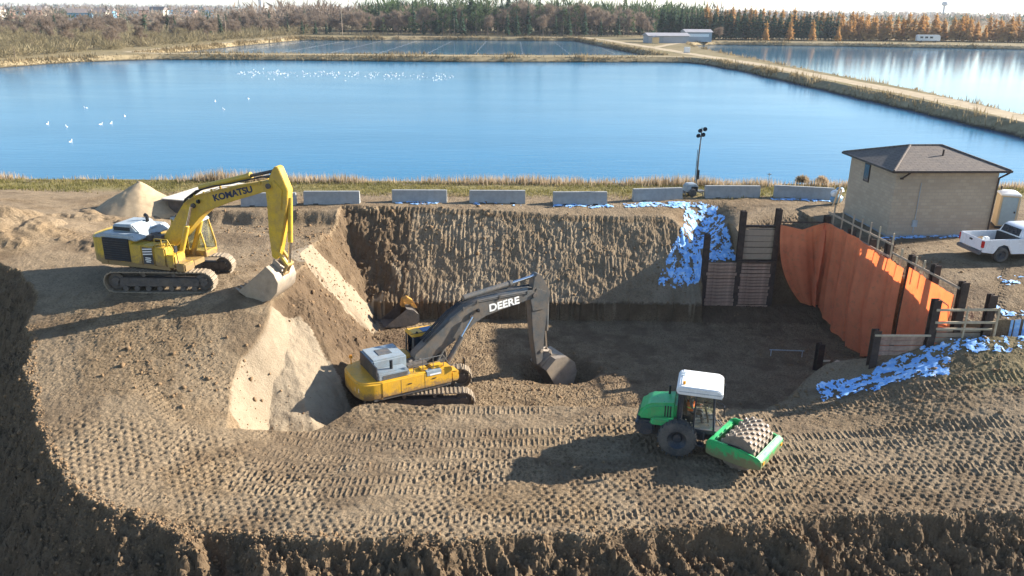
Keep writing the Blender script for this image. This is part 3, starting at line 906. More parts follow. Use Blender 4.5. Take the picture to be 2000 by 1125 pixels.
# far woods that read as one mass: many clumps to the horizon
def far_wood(name, n, x0, x1, y0, y1, hh, material, seed, m=46):
    q = np.random.RandomState(seed)
    y = y0 * (y1 / y0) ** q.uniform(0, 1, n); x = q.uniform(x0, x1, n) * (y / y0)
    keep = fbm(x * 0.004, y * 0.004, seed, 3) > -0.1
    x, y = x[keep], y[keep]; n = len(x)
    sz = q.uniform(0.7, 1.25, n) * (1 + y / 2500.0); P = []
    for k in range(m):
        d = q.normal(size=(n, 3)); d /= np.linalg.norm(d, axis=1)[:, None]
        c = np.stack([x, y, hh * .5 * sz], -1) + d * (sz * q.uniform(.3, 1.0, n))[:, None] * np.array([hh * .45, hh * .45, hh * .45])
        t = c + (d + q.normal(size=(n, 3)) * .5 + np.array([0, 0, .5])) * (sz * hh * .14)[:, None]; sd = q.normal(size=(n, 3)) * (.12 + y[:, None] * .00035)
        P.append(np.stack([c - sd, c + sd, t], 1))
    return tris_object(name, np.concatenate(P), material, "stuff")
def scrub(name, n, seed):
    q = np.random.RandomState(seed); y = q.uniform(212, 470, n); xr = np.where(y < 262, -130.0, -122 + (y - 300) * .10) - 1.5
    x = xr - q.uniform(0, 1, n) * (60 + y * .45); sz = q.uniform(1.2, 3.2, n) * (1 + (y - 212) / 500)
    m = 60; P = []
    for k in range(m):
        d = q.normal(size=(n, 3)); d /= np.linalg.norm(d, axis=1)[:, None]; d[:, 2] = np.abs(d[:, 2])
        c = np.stack([x, y, 0 * x], -1) + d * (sz * q.uniform(.3, 1.0, n))[:, None] * np.array([1.2, 1.2, .9])
        t = c + (d + q.normal(size=(n, 3)) * .4 + np.array([0, 0, .5])) * (sz * .4)[:, None]; sd = q.normal(size=(n, 3)) * .09
        P.append(np.stack([c - sd, c + sd, t], 1))
    tris_object(name, np.concatenate(P), M_BRU, "stuff")
scrub("shore_scrub", 2600, 303)
far_wood("middle_wood_depths", 260, -190, 120, 490, 560, 12.0, M_BAR, 304, 90)
far_wood("middle_conifer_depths", 330, -90, 110, 486, 540, 13.0, M_PIN, 305, 110)
far_wood("distant_bare_wood", 2600, -420, 330, 500, 5200, 8.5, M_BAR, 301)
far_wood("distant_conifer_wood", 700, -420, 330, 520, 5200, 8.0, M_CON, 302)
# ------------------------------------------------------------------ machines: shared materials
YEL = mat("yellow_paint", (0.62, 0.40, 0.03), 0.42, 0, 0.12, 3, 0.0, 0.42, mud=(1.1, 2.2), wear=.7)
YELD = mat("amber_paint", (0.70, 0.38, 0.03), 0.38, 0, 0.10, 3, 0.0, 0.25, mud=(1.1, 1.9), wear=.6)
GRYP = mat("pale_grey_paint", (0.36, 0.42, 0.46), 0.5, 0, 0.14, 3, 0.0, 0.36, wear=.6)
SLATE = mat("slate_grey_paint", (0.26, 0.32, 0.36), 0.45, 0, 0.12, 3, 0.0, 0.3, wear=.6)
DKGREY = mat("dark_grey_paint", (0.085, 0.092, 0.095), 0.42, 0, 0.2, 3, 0.0, 0.36)
BLACK = mat("black_plastic", (0.018, 0.019, 0.022), 0.5, 0, 0.3, 6)
STEEL = mat("worn_steel", (0.20, 0.185, 0.165), 0.45, 0.55, 0.25, 5, 0.1, 0.4)
CHROME = mat("cylinder_rod_chrome", (0.75, 0.75, 0.76), 0.14, 1.0, 0.05, 4)
TRACKM = mat("dusty_track_steel", (0.16, 0.135, 0.11), 0.7, 0.2, 0.3, 6, 0.3, 0.75, (0.36, 0.28, 0.19))
UNDER = mat("muddy_undercarriage", (0.09, 0.08, 0.075), 0.75, 0.1, 0.35, 5, 0.3, 0.35, (0.22, 0.165, 0.11))
BUCK = mat("scoured_bucket_steel", (0.30, 0.255, 0.21), 0.5, 0.35, 0.3, 3, 0.15, 0.55, (0.42, 0.33, 0.23))
WHITE = mat("white_paint", (0.78, 0.78, 0.76), 0.4, 0, 0.06, 3, 0.0, 0.12, wear=.25)
LETW = mat("white_lettering", (0.82, 0.81, 0.77), 0.5, 0, 0.05, 8)
LETB = mat("navy_lettering", (0.015, 0.025, 0.07), 0.5, 0, 0.2, 8)
RUBBER = mat("dusty_rubber", (0.045, 0.045, 0.048), 0.85, 0, 0.3, 6, 0.2, 0.5, (0.19, 0.16, 0.125))
GREENP = mat("bright_green_paint", (0.03, 0.42, 0.13), 0.36, 0, 0.12, 3, 0.0, 0.24, mud=(0.3, 1.15), wear=.55)
NAVY = mat("dark_blue_grey_paint", (0.025, 0.035, 0.05), 0.45, 0, 0.2, 4, 0.0, 0.25)
REDL = mat("red_lamp_plastic", (0.45, 0.02, 0.02), 0.25, 0, 0.1, 8)
AMBER = mat("amber_lamp_plastic", (0.75, 0.28, 0.02), 0.25, 0, 0.1, 8)
def glass_material(name, tint, trans=0.75):
    m, nt, p, out = nodes_of(name)
    t = nd(nt, "ShaderNodeBsdfTransparent"); t.inputs[0].default_value = (*tint, 1)
    gl = nd(nt, "ShaderNodeBsdfGlossy"); gl.inputs[1].default_value = 0.03; gl.inputs[0].default_value = (0.9, 0.95, 1, 1)
    fr = nd(nt, "ShaderNodeFresnel"); fr.inputs[0].default_value = 1.5
    mx = nd(nt, "ShaderNodeMixShader")
    f = math_n(nt, 'ADD', fr.outputs[0], 0.0, True)
    nt.links.new(f, mx.inputs[0]); nt.links.new(t.outputs[0], mx.inputs[1]); nt.links.new(gl.outputs[0], mx.inputs[2])
    nt.links.new(mx.outputs[0], out.inputs[0])
    return m
GLASS = glass_material("cab_glass", (0.90, 0.95, 0.92))
DGLASS = mat("dark_window_glass", (0.02, 0.03, 0.045), 0.06, 0, 0.2, 2, spec=0.8)

def text_part(name, body, size, material, M, parent, depth=0.012, bold=0.02, sx=1.0):
    cu = bpy.data.curves.new(name, 'FONT')
    cu.body = body; cu.size = size; cu.align_x = 'CENTER'; cu.align_y = 'CENTER'; cu.extrude = depth; cu.offset = bold * size
    tmp = bpy.data.objects.new("tmp", cu); COL.objects.link(tmp)
    dg = bpy.context.evaluated_depsgraph_get()
    me = bpy.data.meshes.new_from_object(tmp.evaluated_get(dg))
    COL.objects.unlink(tmp); bpy.data.objects.remove(tmp); bpy.data.curves.remove(cu)
    me.transform(M @ Matrix.Diagonal((sx, 1, 1, 1)))
    me.name = name
    return link_mesh(name, me, material, parent)

def stadium(L, h, n=10):
    """closed loop of a track belt in XZ: length L overall, height h, front idler and rear sprocket"""
    r = h / 2; pts = []
    for i in range(n + 1):
        a = -math.pi / 2 + math.pi * i / n
        pts.append((L / 2 - r + r * math.cos(a), r + r * math.sin(a)))
    for i in range(n + 1):
        a = math.pi / 2 + math.pi * i / n
        pts.append((-L / 2 + r + r * math.cos(a), r + r * math.sin(a)))
    return pts
def walk(pts, step):
    seg = [(pts[i], pts[(i + 1) % len(pts)]) for i in range(len(pts))]
    tot = sum(math.dist(a, b) for a, b in seg); n = int(tot / step); step = tot / n
    out = []; acc = 0; k = 0
    for a, b in seg:
        l = math.dist(a, b)
        while k * step < acc + l - 1e-9 and k < n:
            f = (k * step - acc) / l if l > 0 else 0
            out.append((a[0] + (b[0] - a[0]) * f, a[1] + (b[1] - a[1]) * f, math.atan2(b[1] - a[1], b[0] - a[0]))); k += 1
        acc += l
    return out

def excavator(root, up_yaw, tr_yaw, D):
    """root: Empty on the ground under the slewing ring; everything is a part below it"""
    U = Matrix.Rotation(up_yaw, 4, 'Z'); TR = Matrix.Rotation(tr_yaw, 4, 'Z')
    L, h, gauge, shoe = D["track_len"], 1.06, 2.78, 0.66
    for s in (-1, 1):
        yc = s * gauge / 2
        mb = MB()
        for x, z, a in walk(stadium(L, h), 0.205):
            mb.box((x, yc, z), (0.185, shoe, 0.05), ry=-a)
            nx, nz = math.sin(a), -math.cos(a)
            mb.box((x + nx * 0.035, yc, z + nz * 0.035), (0.04, shoe * 0.98, 0.05), ry=-a)
        tb = mb.build("track_belt", TRACKM, root, TR); tag(tb, kind="stuff")
        mb = MB(); r = h / 2
        mb.prism([(-L / 2 + .75, .28), (L / 2 - .8, .28), (L / 2 - .6, .45), (L / 2 - .8, .72), (-L / 2 + .8, .74), (-L / 2 + .6, .5)], yc - .2, yc + .2)
        mb.b6(-1.2, 1.2, yc - s * .05 - .27, yc - s * .05 + .27, .42, .58)
        fr = mb.build("track_frame", UNDER, root, TR, 0.03)
        for x, nm in ((L / 2 - .53, "idler"), (-L / 2 + .53, "sprocket")):
            mb = MB(); mb.lathe([(0.0, -.2), (.22, -.2), (.26, -.12), (.42, -.1), (.42, .1), (.26, .12), (.22, .2), (0, .2)], (x, yc, h / 2), 'Y', 20)
            mb.build(nm, UNDER, fr, TR, smooth=40)
        for i in range(7):
            x = -L / 2 + 1.0 + i * (L - 2.0) / 6
            mb = MB(); mb.lathe([(0, -.24), (.14, -.24), (.14, .24), (0, .24)], (x, yc, .19), 'Y', 12)
            mb.build("track_roller", UNDER, fr, TR, smooth=40)
        for x in (-.75, .75):
            mb = MB(); mb.lathe([(0, -.2), (.1, -.2), (.1, .2), (0, .2)], (x, yc, h - .17), 'Y', 10)
            mb.build("carrier_roller", UNDER, fr, TR, smooth=40)
    mb = MB(); mb.prism_z([(-1.2, -1.15), (1.2, -1.15), (.7, -.6), (.7, .6), (1.2, 1.15), (-1.2, 1.15), (-.7, .6), (-.7, -.6)], .45, .88)
    mb.lathe([(0, 0), (.82, 0), (.82, .3), (0, .3)], (0, 0, .88), 'Z', 28)
    mb.build("car_body", UNDER, root, TR, 0.02)
    P = D["paint"]; deck = 1.24
    # main deck
    mb = MB(); mb.b6(-3.0, 1.1, -1.45, 1.45, 1.16, 1.36); mb.b6(.2, 1.75, -.42, .42, 1.16, 1.42)
    mb.build("deck", DKGREY if D["style"] == "d" else YEL, root, U, 0.02)
    # counterweight, rounded in plan
    pts = [(-2.55, -1.5)]
    tail = D["tail"]
    for i in range(15):
        a = math.pi * 1.5 - math.pi * i / 14
        ex = -2.55 + (tail - 2.55) * math.copysign(abs(math.cos(a)) ** 0.75, math.cos(a))
        ey = 1.5 * math.copysign(abs(math.sin(a)) ** 0.55, math.sin(a))
        pts.append((ex, ey))
    pts.append((-2.55, 1.5))
    mb = MB(); mb.prism_z(pts, 1.22, D["cw_top"])
    cw = mb.build("counterweight", P, root, U, 0.09, seg=3)
    if D["style"] == "k":
        # right flank: radiator louvre door, panel, striped plate, tank with steps
        mb = MB(); mb.b6(-2.6, -1.0, -1.49, -.2, 1.36, 2.55); mb.build("engine_bay", P, root, U, 0.04)
        mb = MB(); mb.b6(-2.68, -1.12, -1.535, -1.47, 1.44, 2.62)
        gr = mb.build("louvre_door", BLACK, root, U, 0.015)
        mb = MB()
        for i in range(9): mb.box((-1.9, -1.545, 1.54 + i * .12), (1.4, .03, .035), rx=R(30))
        mb.build("louvre", NAVY, gr, U)
        mb = MB(); mb.b6(-1.12, -.42, -1.5, -.7, 1.36, 2.36); mb.build("pump_door", P, root, U, 0.04)
        mb = MB(); mb.b6(-.42, .28, -1.5, -.7, 1.36, 2.36); sd = mb.build("badge_panel", P, root, U, 0.04)
        mb = MB()
        mb.b6(-.36, .22, -1.512, -1.499, 1.42, 2.28); mb.build("badge", NAVY, sd, U)
        mb = MB()
        for i in range(3): mb.box((-.07, -1.516, 2.2 - i * .13), (.56, .008, .055), ry=R(-6))
        mb.build("stripe", LETW, sd, U)
        for i, (zb_, wb_) in enumerate(((1.74, .3), (1.64, .34), (1.54, .26))):
            mb = MB(); mb.box((-.07, -1.516, zb_), (wb_, .008, .05)); mb.build("badge_mark", LETW, sd, U)
        mb = MB(); mb.b6(.28, .95, -1.5, -.62, 1.36, 2.30); mb.build("fuel_tank", P, root, U, 0.06)
        mb = MB(); mb.b6(.45, .75, -1.3, -.9, 2.30, 2.52); mb.build("filler_box", P, root, U, 0.05)
        mb = MB(); mb.b6(.95, 1.45, -1.5, -.62, 1.30, 1.98); mb.build("step_box", P, root, U, 0.06)
        mb = MB(); mb.b6(1.45, 2.0, -1.5, -.70, 1.16, 1.58); mb.build("tool_box", P, root, U, 0.06)
        mb = MB(); mb.b6(-.4, .1, -.55, -.2, 2.36, 2.62); mb.b6(-1.0, -.5, -.62, .2, 2.36, 2.6); mb.tube((-.3, -.5, 2.6), (.2, -.1, 2.5), .07); mb.tube((-.8, -.2, 2.6), (.1, .05, 2.4), .06)
        mb.build("hydraulic_valve", UNDER, root, U, 0.02)
    else:
        mb = MB(); mb.b6(-2.6, 1.15, -1.52, -.75, 1.30, 2.14)
        sd = mb.build("side_housing", P, root, U, 0.05)
        for x in (-1.6, -.35):
            mb = MB(); mb.b6(x - .006, x + .006, -1.527, -1.515, 1.36, 2.08); mb.build("door_seam", DKGREY, sd, U)
        for x in (-1.25, .05):
            mb = MB(); mb.b6(x, x + .2, -1.545, -1.52, 1.74, 1.78); mb.build("door_handle", BLACK, sd, U)
        mb = MB(); mb.b6(-.25, .55, -1.54, -1.1, 1.92, 2.16); pl = mb.build("name_plate", SLATE, sd, U, 0.02)
        mb = MB(); mb.b6(-.1, .5, -1.546, -1.538, 1.94, 2.02); mb.build("plate_stripe", LETW, pl, U)
        mb = MB(); mb.b6(1.1, 1.55, -1.5, -.78, 1.30, 1.86); mb.build("step_box", P, root, U, 0.07)
        mb = MB(); mb.b6(.1, .75, -1.35, -.8, 2.14, 2.30); mb.b6(-.45, -.05, -1.3, -.85, 2.14, 2.26); mb.build("tank_cover", P, root, U, 0.05)
        for k_, an in ((0, 20), (1, 34)):
            mb = MB(); mb.box((-2.55 - 1.02 * math.cos(R(an)) ** .75 - .03, -1.5 * math.sin(R(an)) ** .55 * 1.0, 1.72), (.1, .3, .22), rz=R(18 + an * .5)); mb.build("counterweight_mark", LETW, cw, U)
    # left housing and engine hood
    mb = MB(); mb.b6(-2.6, -.15, .3, 1.49, 1.36, 2.3); mb.build("left_housing", P, root, U, 0.05)
    hz0, hz1 = D["hood"]
    HM = D["hood_mat"]
    mb = MB()
    if D["style"] == "k":
        mb.prism([(-3.3, hz0), (-3.2, hz1 - .3), (-2.7, hz1 - .12), (-1.0, hz1 - .12), (-.7, hz0)], -1.42, 1.35)
        hd = mb.build("engine_hood", HM, root, U, 0.06)
        mb = MB(); mb.prism([(-2.5, hz1 - .14), (-2.35, hz1 + .24), (-1.25, hz1 + .28), (-.85, hz1 - .14)], -1.0, .55)
        mb.build("hood_cover", HM, root, U, 0.06)
        mb = MB(); mb.b6(-2.3, -1.35, -1.03, -.985, hz1 - .06, hz1 + .12); mb.build("hood_grille", BLACK, hd, U)
        mb = MB(); mb.tube((-1.15, .1, hz1 + .2), (-1.15, .1, hz1 + .48), .09, 12); mb.tube((-1.15, .1, hz1 + .48), (-1.28, .1, hz1 + .56), .09, 12)
        mb.build("exhaust_stack", BLACK, root, U, smooth=40)
    else:
        mb.b6(-2.72, -.95, -.72, 1.0, hz0, hz1); mb.prism([(-2.72, hz0), (-2.72, hz1 - .45), (-2.55, hz1 - .4), (-1.15, hz1 - .4), (-1.0, hz0)], -1.38, -.70)
        hd = mb.build("engine_hood", HM, root, U, 0.08, seg=2)
        mb = MB(); mb.b6(-2.45, -1.2, -1.40, -1.37, hz0 + .12, hz1 - .55); mb.build("hood_grille", DKGREY, hd, U)
        mb = MB(); mb.b6(-2.2, -1.5, -.2, .5, hz1 - .01, hz1 + .025); mb.build("hood_hatch", DKGREY, hd, U, .01)
        mb = MB(); mb.tube((-1.9, -1.05, hz1 - .42), (-1.9, -1.05, hz1 + .02), .08, 12); mb.build("exhaust_stack", BLACK, root, U, smooth=40)
        mb = MB(); mb.b6(-2.76, -2.70, -1.3, 1.0, hz0 + .05, hz1 - .1); mb.build("rear_grille", NAVY, hd, U)
        mb = MB(); mb.tube((-3.2, 1.1, 2.2), (-3.2, 1.1, 2.55), .03); mb.lathe([(0, 0), (.09, 0), (.09, .12), (0, .15)], (-3.2, 1.1, 2.55), 'Z', 10); mb.build("beacon", AMBER, root, U)
        mb = MB(); mb.b6(-.9, .15, -.7, .2, 2.14, 2.3); mb.tube((-.7, -.3, 2.3), (.2, .1, 2.5), .07); mb.tube((-.6, -.1, 2.35), (.3, .3, 2.5), .06); mb.build("hydraulic_valve", UNDER, root, U, .02)
    # handrail
    mb = MB(); rz = D["rail_z"]
    for x in D["rail_x"]: mb.tube((x, -1.42, rz - .6), (x, -1.42, rz), .022, 6)
    mb.tube((D["rail_x"][0], -1.42, rz), (D["rail_x"][-1], -1.42, rz), .022, 6); mb.tube((D["rail_x"][0], -1.42, rz - .3), (D["rail_x"][-1], -1.42, rz - .3), .018, 6)
    mb.tube((D["rail_x"][-1], -1.42, rz), (D["rail_x"][-1] + .3, -1.42, rz - .55), .022, 6)
    mb.build("handrail", DKGREY if D["style"] == "d" else YEL, root, U)
    # cab on the left
    c0, c1 = (-.1, 1.75); y0, y1 = .52, 1.49; z0, z1 = 1.36, 3.28
    prof = [(c0, z0), (c1 + .05, z0), (c1 + .02, 2.0), (c1 - .28, z1 - .08), (c0 + .05, z1)]
    CM = D["cab_mat"]
    mb = MB()
    for a, b in (((c0, z0), (c0 + .05, z1)), ((c1 + .02, z0), (c1, 2.0)), ((c1, 2.0), (c1 - .3, z1 - .08)), ((.75, z0), (.75, z1 - .06))):
        for y in (y0 + .04, y1 - .04): mb.tube((a[0], y, a[1]), (b[0], y, b[1]), .05, 6)
    mb.b6(c0, c1 + .05, y0, y1, z0, z0 + .32); mb.b6(c0, c0 + .1, y0, y1, z0, 2.2)
    cab = mb.build("cab", CM, root, U, .01)
    mb = MB(); mb.prism([(c0 - .05, z1 - .06), (c1 - .2, z1 - .12), (c1 - .25, z1 + .02), (c0 + .05, z1 + .09)], y0 - .03, y1 + .03)
    rf = mb.build("cab_roof", D["roof_mat"], cab, U, .04)
    mb = MB(); mb.b6(.55, 1.2, y0 + .18, y1 - .18, z1 + .03, z1 + .075); mb.build("roof_hatch", mat("blue_tinted_hatch", (0.015, 0.09, 0.24), .15, 0, .2, 3), cab, U, .02)
    for pts_ in ([(c0 + .12, z0 + .34), (.7, z0 + .34), (.7, z1 - .12), (c0 + .12, z1 - .08)], [(.8, z0 + .34), (c1 - .02, z0 + .34), (c1 - .04, 2.0), (c1 - .33, z1 - .14), (.8, z1 - .12)]):
        for y in (y0 + .03, y1 - .045):
            mb = MB(); mb.prism(pts_, y, y + .012); mb.build("side_window", D.get("glass", GLASS), cab, U)
    mb = MB(); mb.add([(c1 + .02, y0 + .06, 1.7), (c1 + .02, y1 - .06, 1.7), (c1 - .29, y1 - .06, z1 - .12), (c1 - .29, y0 + .06, z1 - .12)], [(0, 1, 2, 3)]); mb.build("windscreen", GLASS, cab, U)
    mb = MB(); mb.b6(.2, .7, .78, 1.25, 1.7, 1.85); mb.box((.18, 1.01, 2.15), (.12, .46, .7), ry=R(-10)); mb.build("seat", BLACK, cab, U, .04)
    # boom, arm, cylinders, bucket
    BM, AM = D["boom_mat"], D["arm_mat"]
    w = D.get('boom_w', .34)
    mb = MB(); mb.prism(D["boom"], -w, w); bo = mb.build("boom", BM, root, U, .035)
    text_part("boom_letters", D["text"], D["text_size"], D["text_mat"], U @ Matrix.Translation((D["text_at"][0], -w - .004, D["text_at"][1])) @ Matrix.Rotation(R(D["text_tilt"]), 4, 'Y') @ Matrix.Rotation(R(90), 4, 'X'), bo, .006, D["text_bold"], D["text_sx"])
    c = D["cyl_pin"]
    for q_, o_, r_ in ((c, .1, .12), (D["foot"], .12, .14), (D["tip"], .08, .13)):
        mb = MB(); mb.tube((q_[0], -w - o_, q_[1]), (q_[0], w + o_, q_[1]), r_, 14); mb.build("boom_pin", UNDER, bo, U, smooth=40)
    mb = MB()
    hp = D["hose"]
    for y in (-.2, -.08, .06, .2): mb.path([(p[0], y, p[1] + .03 * math.sin(i * 2 + y * 9)) for i, p in enumerate(hp)], .035, 6)
    mb.build("hydraulic_hose", BLACK, bo, U, smooth=40)
    for y in (-w - .2, w + .2):
        a, b = Vector((D["cyl_foot"][0], y, D["cyl_foot"][1])), Vector((c[0], y, c[1])); m = a.lerp(b, D.get("cyl_f", .66))
        mb = MB(); mb.tube(a, m, .135, 14); mb.tube(a - (b - a).normalized() * .1, a + (b - a).normalized() * .12, .17, 12); cy = mb.build("boom_cylinder", D["cyl_mat"], root, U, smooth=40)
        mb = MB(); mb.tube(m, b, .075, 12); mb.build("cylinder_rod", CHROME, cy, U, smooth=40)
    a, b = Vector((D["arm_cyl"][0][0], 0, D["arm_cyl"][0][1])), Vector((D["arm_cyl"][2][0], 0, D["arm_cyl"][2][1])); m = Vector((D["arm_cyl"][1][0], 0, D["arm_cyl"][1][1]))
    mb = MB(); mb.tube(a, m, .15, 14); mb.tube(m - (m - a).normalized() * .16, m, .18, 14); cy = mb.build("arm_cylinder", D["cyl_mat"], root, U, smooth=40)
    mb = MB(); mb.tube(m, b, .08, 12); mb.build("cylinder_rod", D.get("rod_mat", CHROME), cy, U, smooth=40)
    mb = MB(); mb.prism(D["arm"], -.25, .25); ar = mb.build("arm", AM, root, U, .03)
    mb = MB(); mb.prism([(p[0], p[1]) for p in D["arm_plate"]], -.30, .30); mb.build("arm_gusset", AM, ar, U, .03)
    a, m, b = [Vector((p[0], 0, p[1])) for p in D["buc_cyl"]]
    mb = MB(); mb.tube(a, m, .125, 12); cy = mb.build("bucket_cylinder", D["bcyl_mat"], root, U, smooth=40)
    mb = MB(); mb.tube(m, b, .07, 12); mb.build("cylinder_rod", CHROME, cy, U, smooth=40)
    mb = MB()
    l0, l1, l2 = D["link"]
    for y in (-.2, .2):
        for p, q_ in ((l0, l1), (l1, l2)):
            mb.tube((p[0], y, p[1]), (q_[0], y, q_[1]), .085, 8)
    for p in D["link"]: mb.tube((p[0], -.3, p[1]), (p[0], .3, p[1]), .1, 12)
    mb.build("bucket_linkage", D.get("link_mat", UNDER), root, U, smooth=40)
    bucket_shape(root, D["bucket"], D["hinge"], D["buck_w"], U)
    # steel lines along the boom flanks, work lamps, grab rails, grease lines, panel seams
    n_ = len(D["hose"])
    for s in (-1, 1):
        mb = MB()
        for dz in (-.08, -.15): mb.path([(p[0], s * (w + .03), p[1] + dz - .12) for p in D["hose"][1:-1]], .02, 6)
        for p in D["hose"][2:-1]: mb.box((p[0], s * (w + .03), p[1] - .24), (.07, .07, .2))
        mb.build("steel_line", BM, bo, U)
        mb = MB(); q_ = D["cyl_pin"]; mb.lathe([(0, -.07), (.09, -.06), (.11, .05), (0, .06)], (q_[0] + .35, s * (w + .1), q_[1] + .25), 'X', 12); mb.build("work_lamp", BLACK, bo, U)
    mb = MB(); t_ = D["tip"]; h1, h2 = D["hose"][-1], D["buc_cyl"][0]
    for y in (-.14, 0, .14): mb.path([(h1[0], y, h1[1]), (h1[0] + .15, y, h1[1] + .28), (t_[0] + .55, y, t_[1] + .35), (h2[0] - .02, y, h2[1] + .1)], .03, 6)
    mb.build("hydraulic_hose", BLACK, ar, U, smooth=40)
    mb = MB(); mb.tube((1.1, 1.52, 1.4), (1.1, 1.56, 2.4), .02, 6); mb.tube((-.15, .6, 3.38), (1.3, .6, 3.36), .018, 6); mb.build("grab_rail", BLACK, cab, U)
    for x in (.2, 1.35):
        mb = MB(); mb.box((x, .62, z1 + .12), (.1, .14, .1)); mb.build("cab_lamp", BLACK, cab, U, .02)
    mb = MB(); mb.tube((1.6, -1.42, 1.6), (1.7, -1.62, 2.3), .02, 6); mb.box((1.72, -1.66, 2.4), (.05, .2, .32)); mb.build("mirror", BLACK, root, U)

def bucket_shape(root, prof, hinge, bw, U, name="bucket", steel=None):
    """shell: curved sheet along prof, two cheek plates, lugs and teeth"""
    steel = steel or BUCK
    mb = MB(); t = .05
    n = len(prof)
    cx = sum(p[0] for p in prof) / n; cz = sum(p[1] for p in prof) / n
    inner = []
    for p in prof:
        d = Vector((cx - p[0], cz - p[1])); d = d.normalized() * t
        inner.append((p[0] + d.x, p[1] + d.y))
    vs = []
    for y in (-bw / 2, bw / 2):
        vs += [(p[0], y, p[1]) for p in prof] + [(p[0], y, p[1]) for p in inner]
    o = 2 * n; fs = []
    for i in range(n - 1):
        fs += [(i, i + 1, o + i + 1, o + i), (n + i, o + n + i, o + n + i + 1, n + i + 1)]
    fs += [(0, o, o + n, n), (n - 1, 2 * n - 1, o + 2 * n - 1, o + n - 1)]
    fs += [(i, n + i, n + i + 1, i + 1) for i in range(n - 1)] + [(o + i, o + i + 1, o + n + i + 1, o + n + i) for i in range(n - 1)]
    mb.add(vs, fs)
    bk = mb.build(name, steel, root, U, smooth=35) if name else None
    for s in (-1, 1):
        mb = MB(); mb.prism(prof, s * bw / 2 - .03, s * bw / 2 + .03); mb.build("cheek_plate", steel, bk, U, .012)
    mb = MB()
    a = Vector((prof[1][0], prof[1][1])); 
    for y in (-.3, .3): mb.prism([hinge, (prof[0][0], prof[0][1]), (prof[1][0], prof[1][1]), (prof[2][0], prof[2][1]), ((hinge[0] + prof[2][0]) / 2 + .05, (hinge[1] + prof[2][1]) / 2 + .25)], y - .045, y + .045)
    mb.build("bucket_lug", steel, bk, U, .01)
    l, k = Vector((prof[-1][0], 0, prof[-1][1])), Vector((prof[-2][0], 0, prof[-2][1])); d = (l - k).normalized()
    for i in range(5):
        y = -bw / 2 + .12 + i * (bw - .24) / 4
        mb = MB(); mb.tube((l.x - d.x * .1, y, l.z - d.z * .1), (l.x + d.x * .26, y, l.z + d.z * .26), .085, 4, .03); mb.build("bucket_tooth", steel, bk, U)
    return bk

# --- yellow excavator on the upper ground
KOM = dict(style="k", track_len=5.45, paint=YEL, tail=3.75, cw_top=2.62, hood=(2.5, 2.95), hood_mat=GRYP, cab_mat=YEL, roof_mat=GRYP, boom_mat=YEL, arm_mat=YEL, cyl_mat=YEL, bcyl_mat=YEL,
           rail_x=(.35, .75, 1.1), rail_z=2.75,
           foot=(.25, 2.2), tip=(6.35, 5.55), cyl_pin=(2.07, 4.3), cyl_foot=(.95, 1.32),
           boom=[(-.05, 2.35), (.1, 2.62), (1.45, 4.34), (1.75, 4.58), (2.2, 4.80), (4.3, 5.38), (6.15, 5.78), (6.5, 5.72), (6.58, 5.45), (6.4, 5.34), (4.4, 4.70), (2.8, 4.08), (2.3, 3.7), (1.9, 3.3), (.65, 2.05), (.3, 1.95)],
           text="KOMATSU", text_size=.44, text_mat=LETB, text_at=(4.35, 5.04), text_tilt=-15.5, text_bold=.035, text_sx=1.12,
           hose=[(.6, 3.0), (1.5, 4.55), (2.2, 5.0), (3.2, 5.35), (4.2, 5.5), (5.9, 5.92), (6.35, 5.95)],
           arm_cyl=((2.3, 5.15), (5.25, 5.92), (6.72, 6.28)), rod_mat=UNDER,
           arm=[(6.58, 6.35), (6.72, 6.5), (6.9, 6.44), (7.3, 5.38), (7.22, 4.8), (6.86, 3.4), (6.5, 2.0), (6.34, 1.85), (6.12, 1.95), (6.06, 3.2), (6.12, 4.9), (6.15, 5.35), (6.3, 5.8)],
           arm_plate=[(6.12, 5.3), (6.6, 5.85), (7.05, 5.4), (6.9, 4.4), (6.16, 4.4)],
           buc_cyl=((7.25, 5.0), (7.06, 2.75), (6.9, 1.62)), link=((6.42, 2.3), (6.9, 1.6), (6.62, 1.12)), link_mat=YEL,
           hinge=(6.25, 1.9), buck_w=1.75, bucket=[(6.15, 1.66), (6.55, 1.3), (6.72, .85), (6.6, .35), (6.2, -.08), (5.65, -.25), (5.05, -.15), (4.45, .22)])
k0 = (-17.7, 39.5)
ke = empty("yellow_excavator", (k0[0], k0[1], -.58))
excavator(ke, R(-15), R(0), KOM)
tag(ke, "yellow crawler excavator with yellow boom lettered KOMATSU on the upper ground", "excavator")

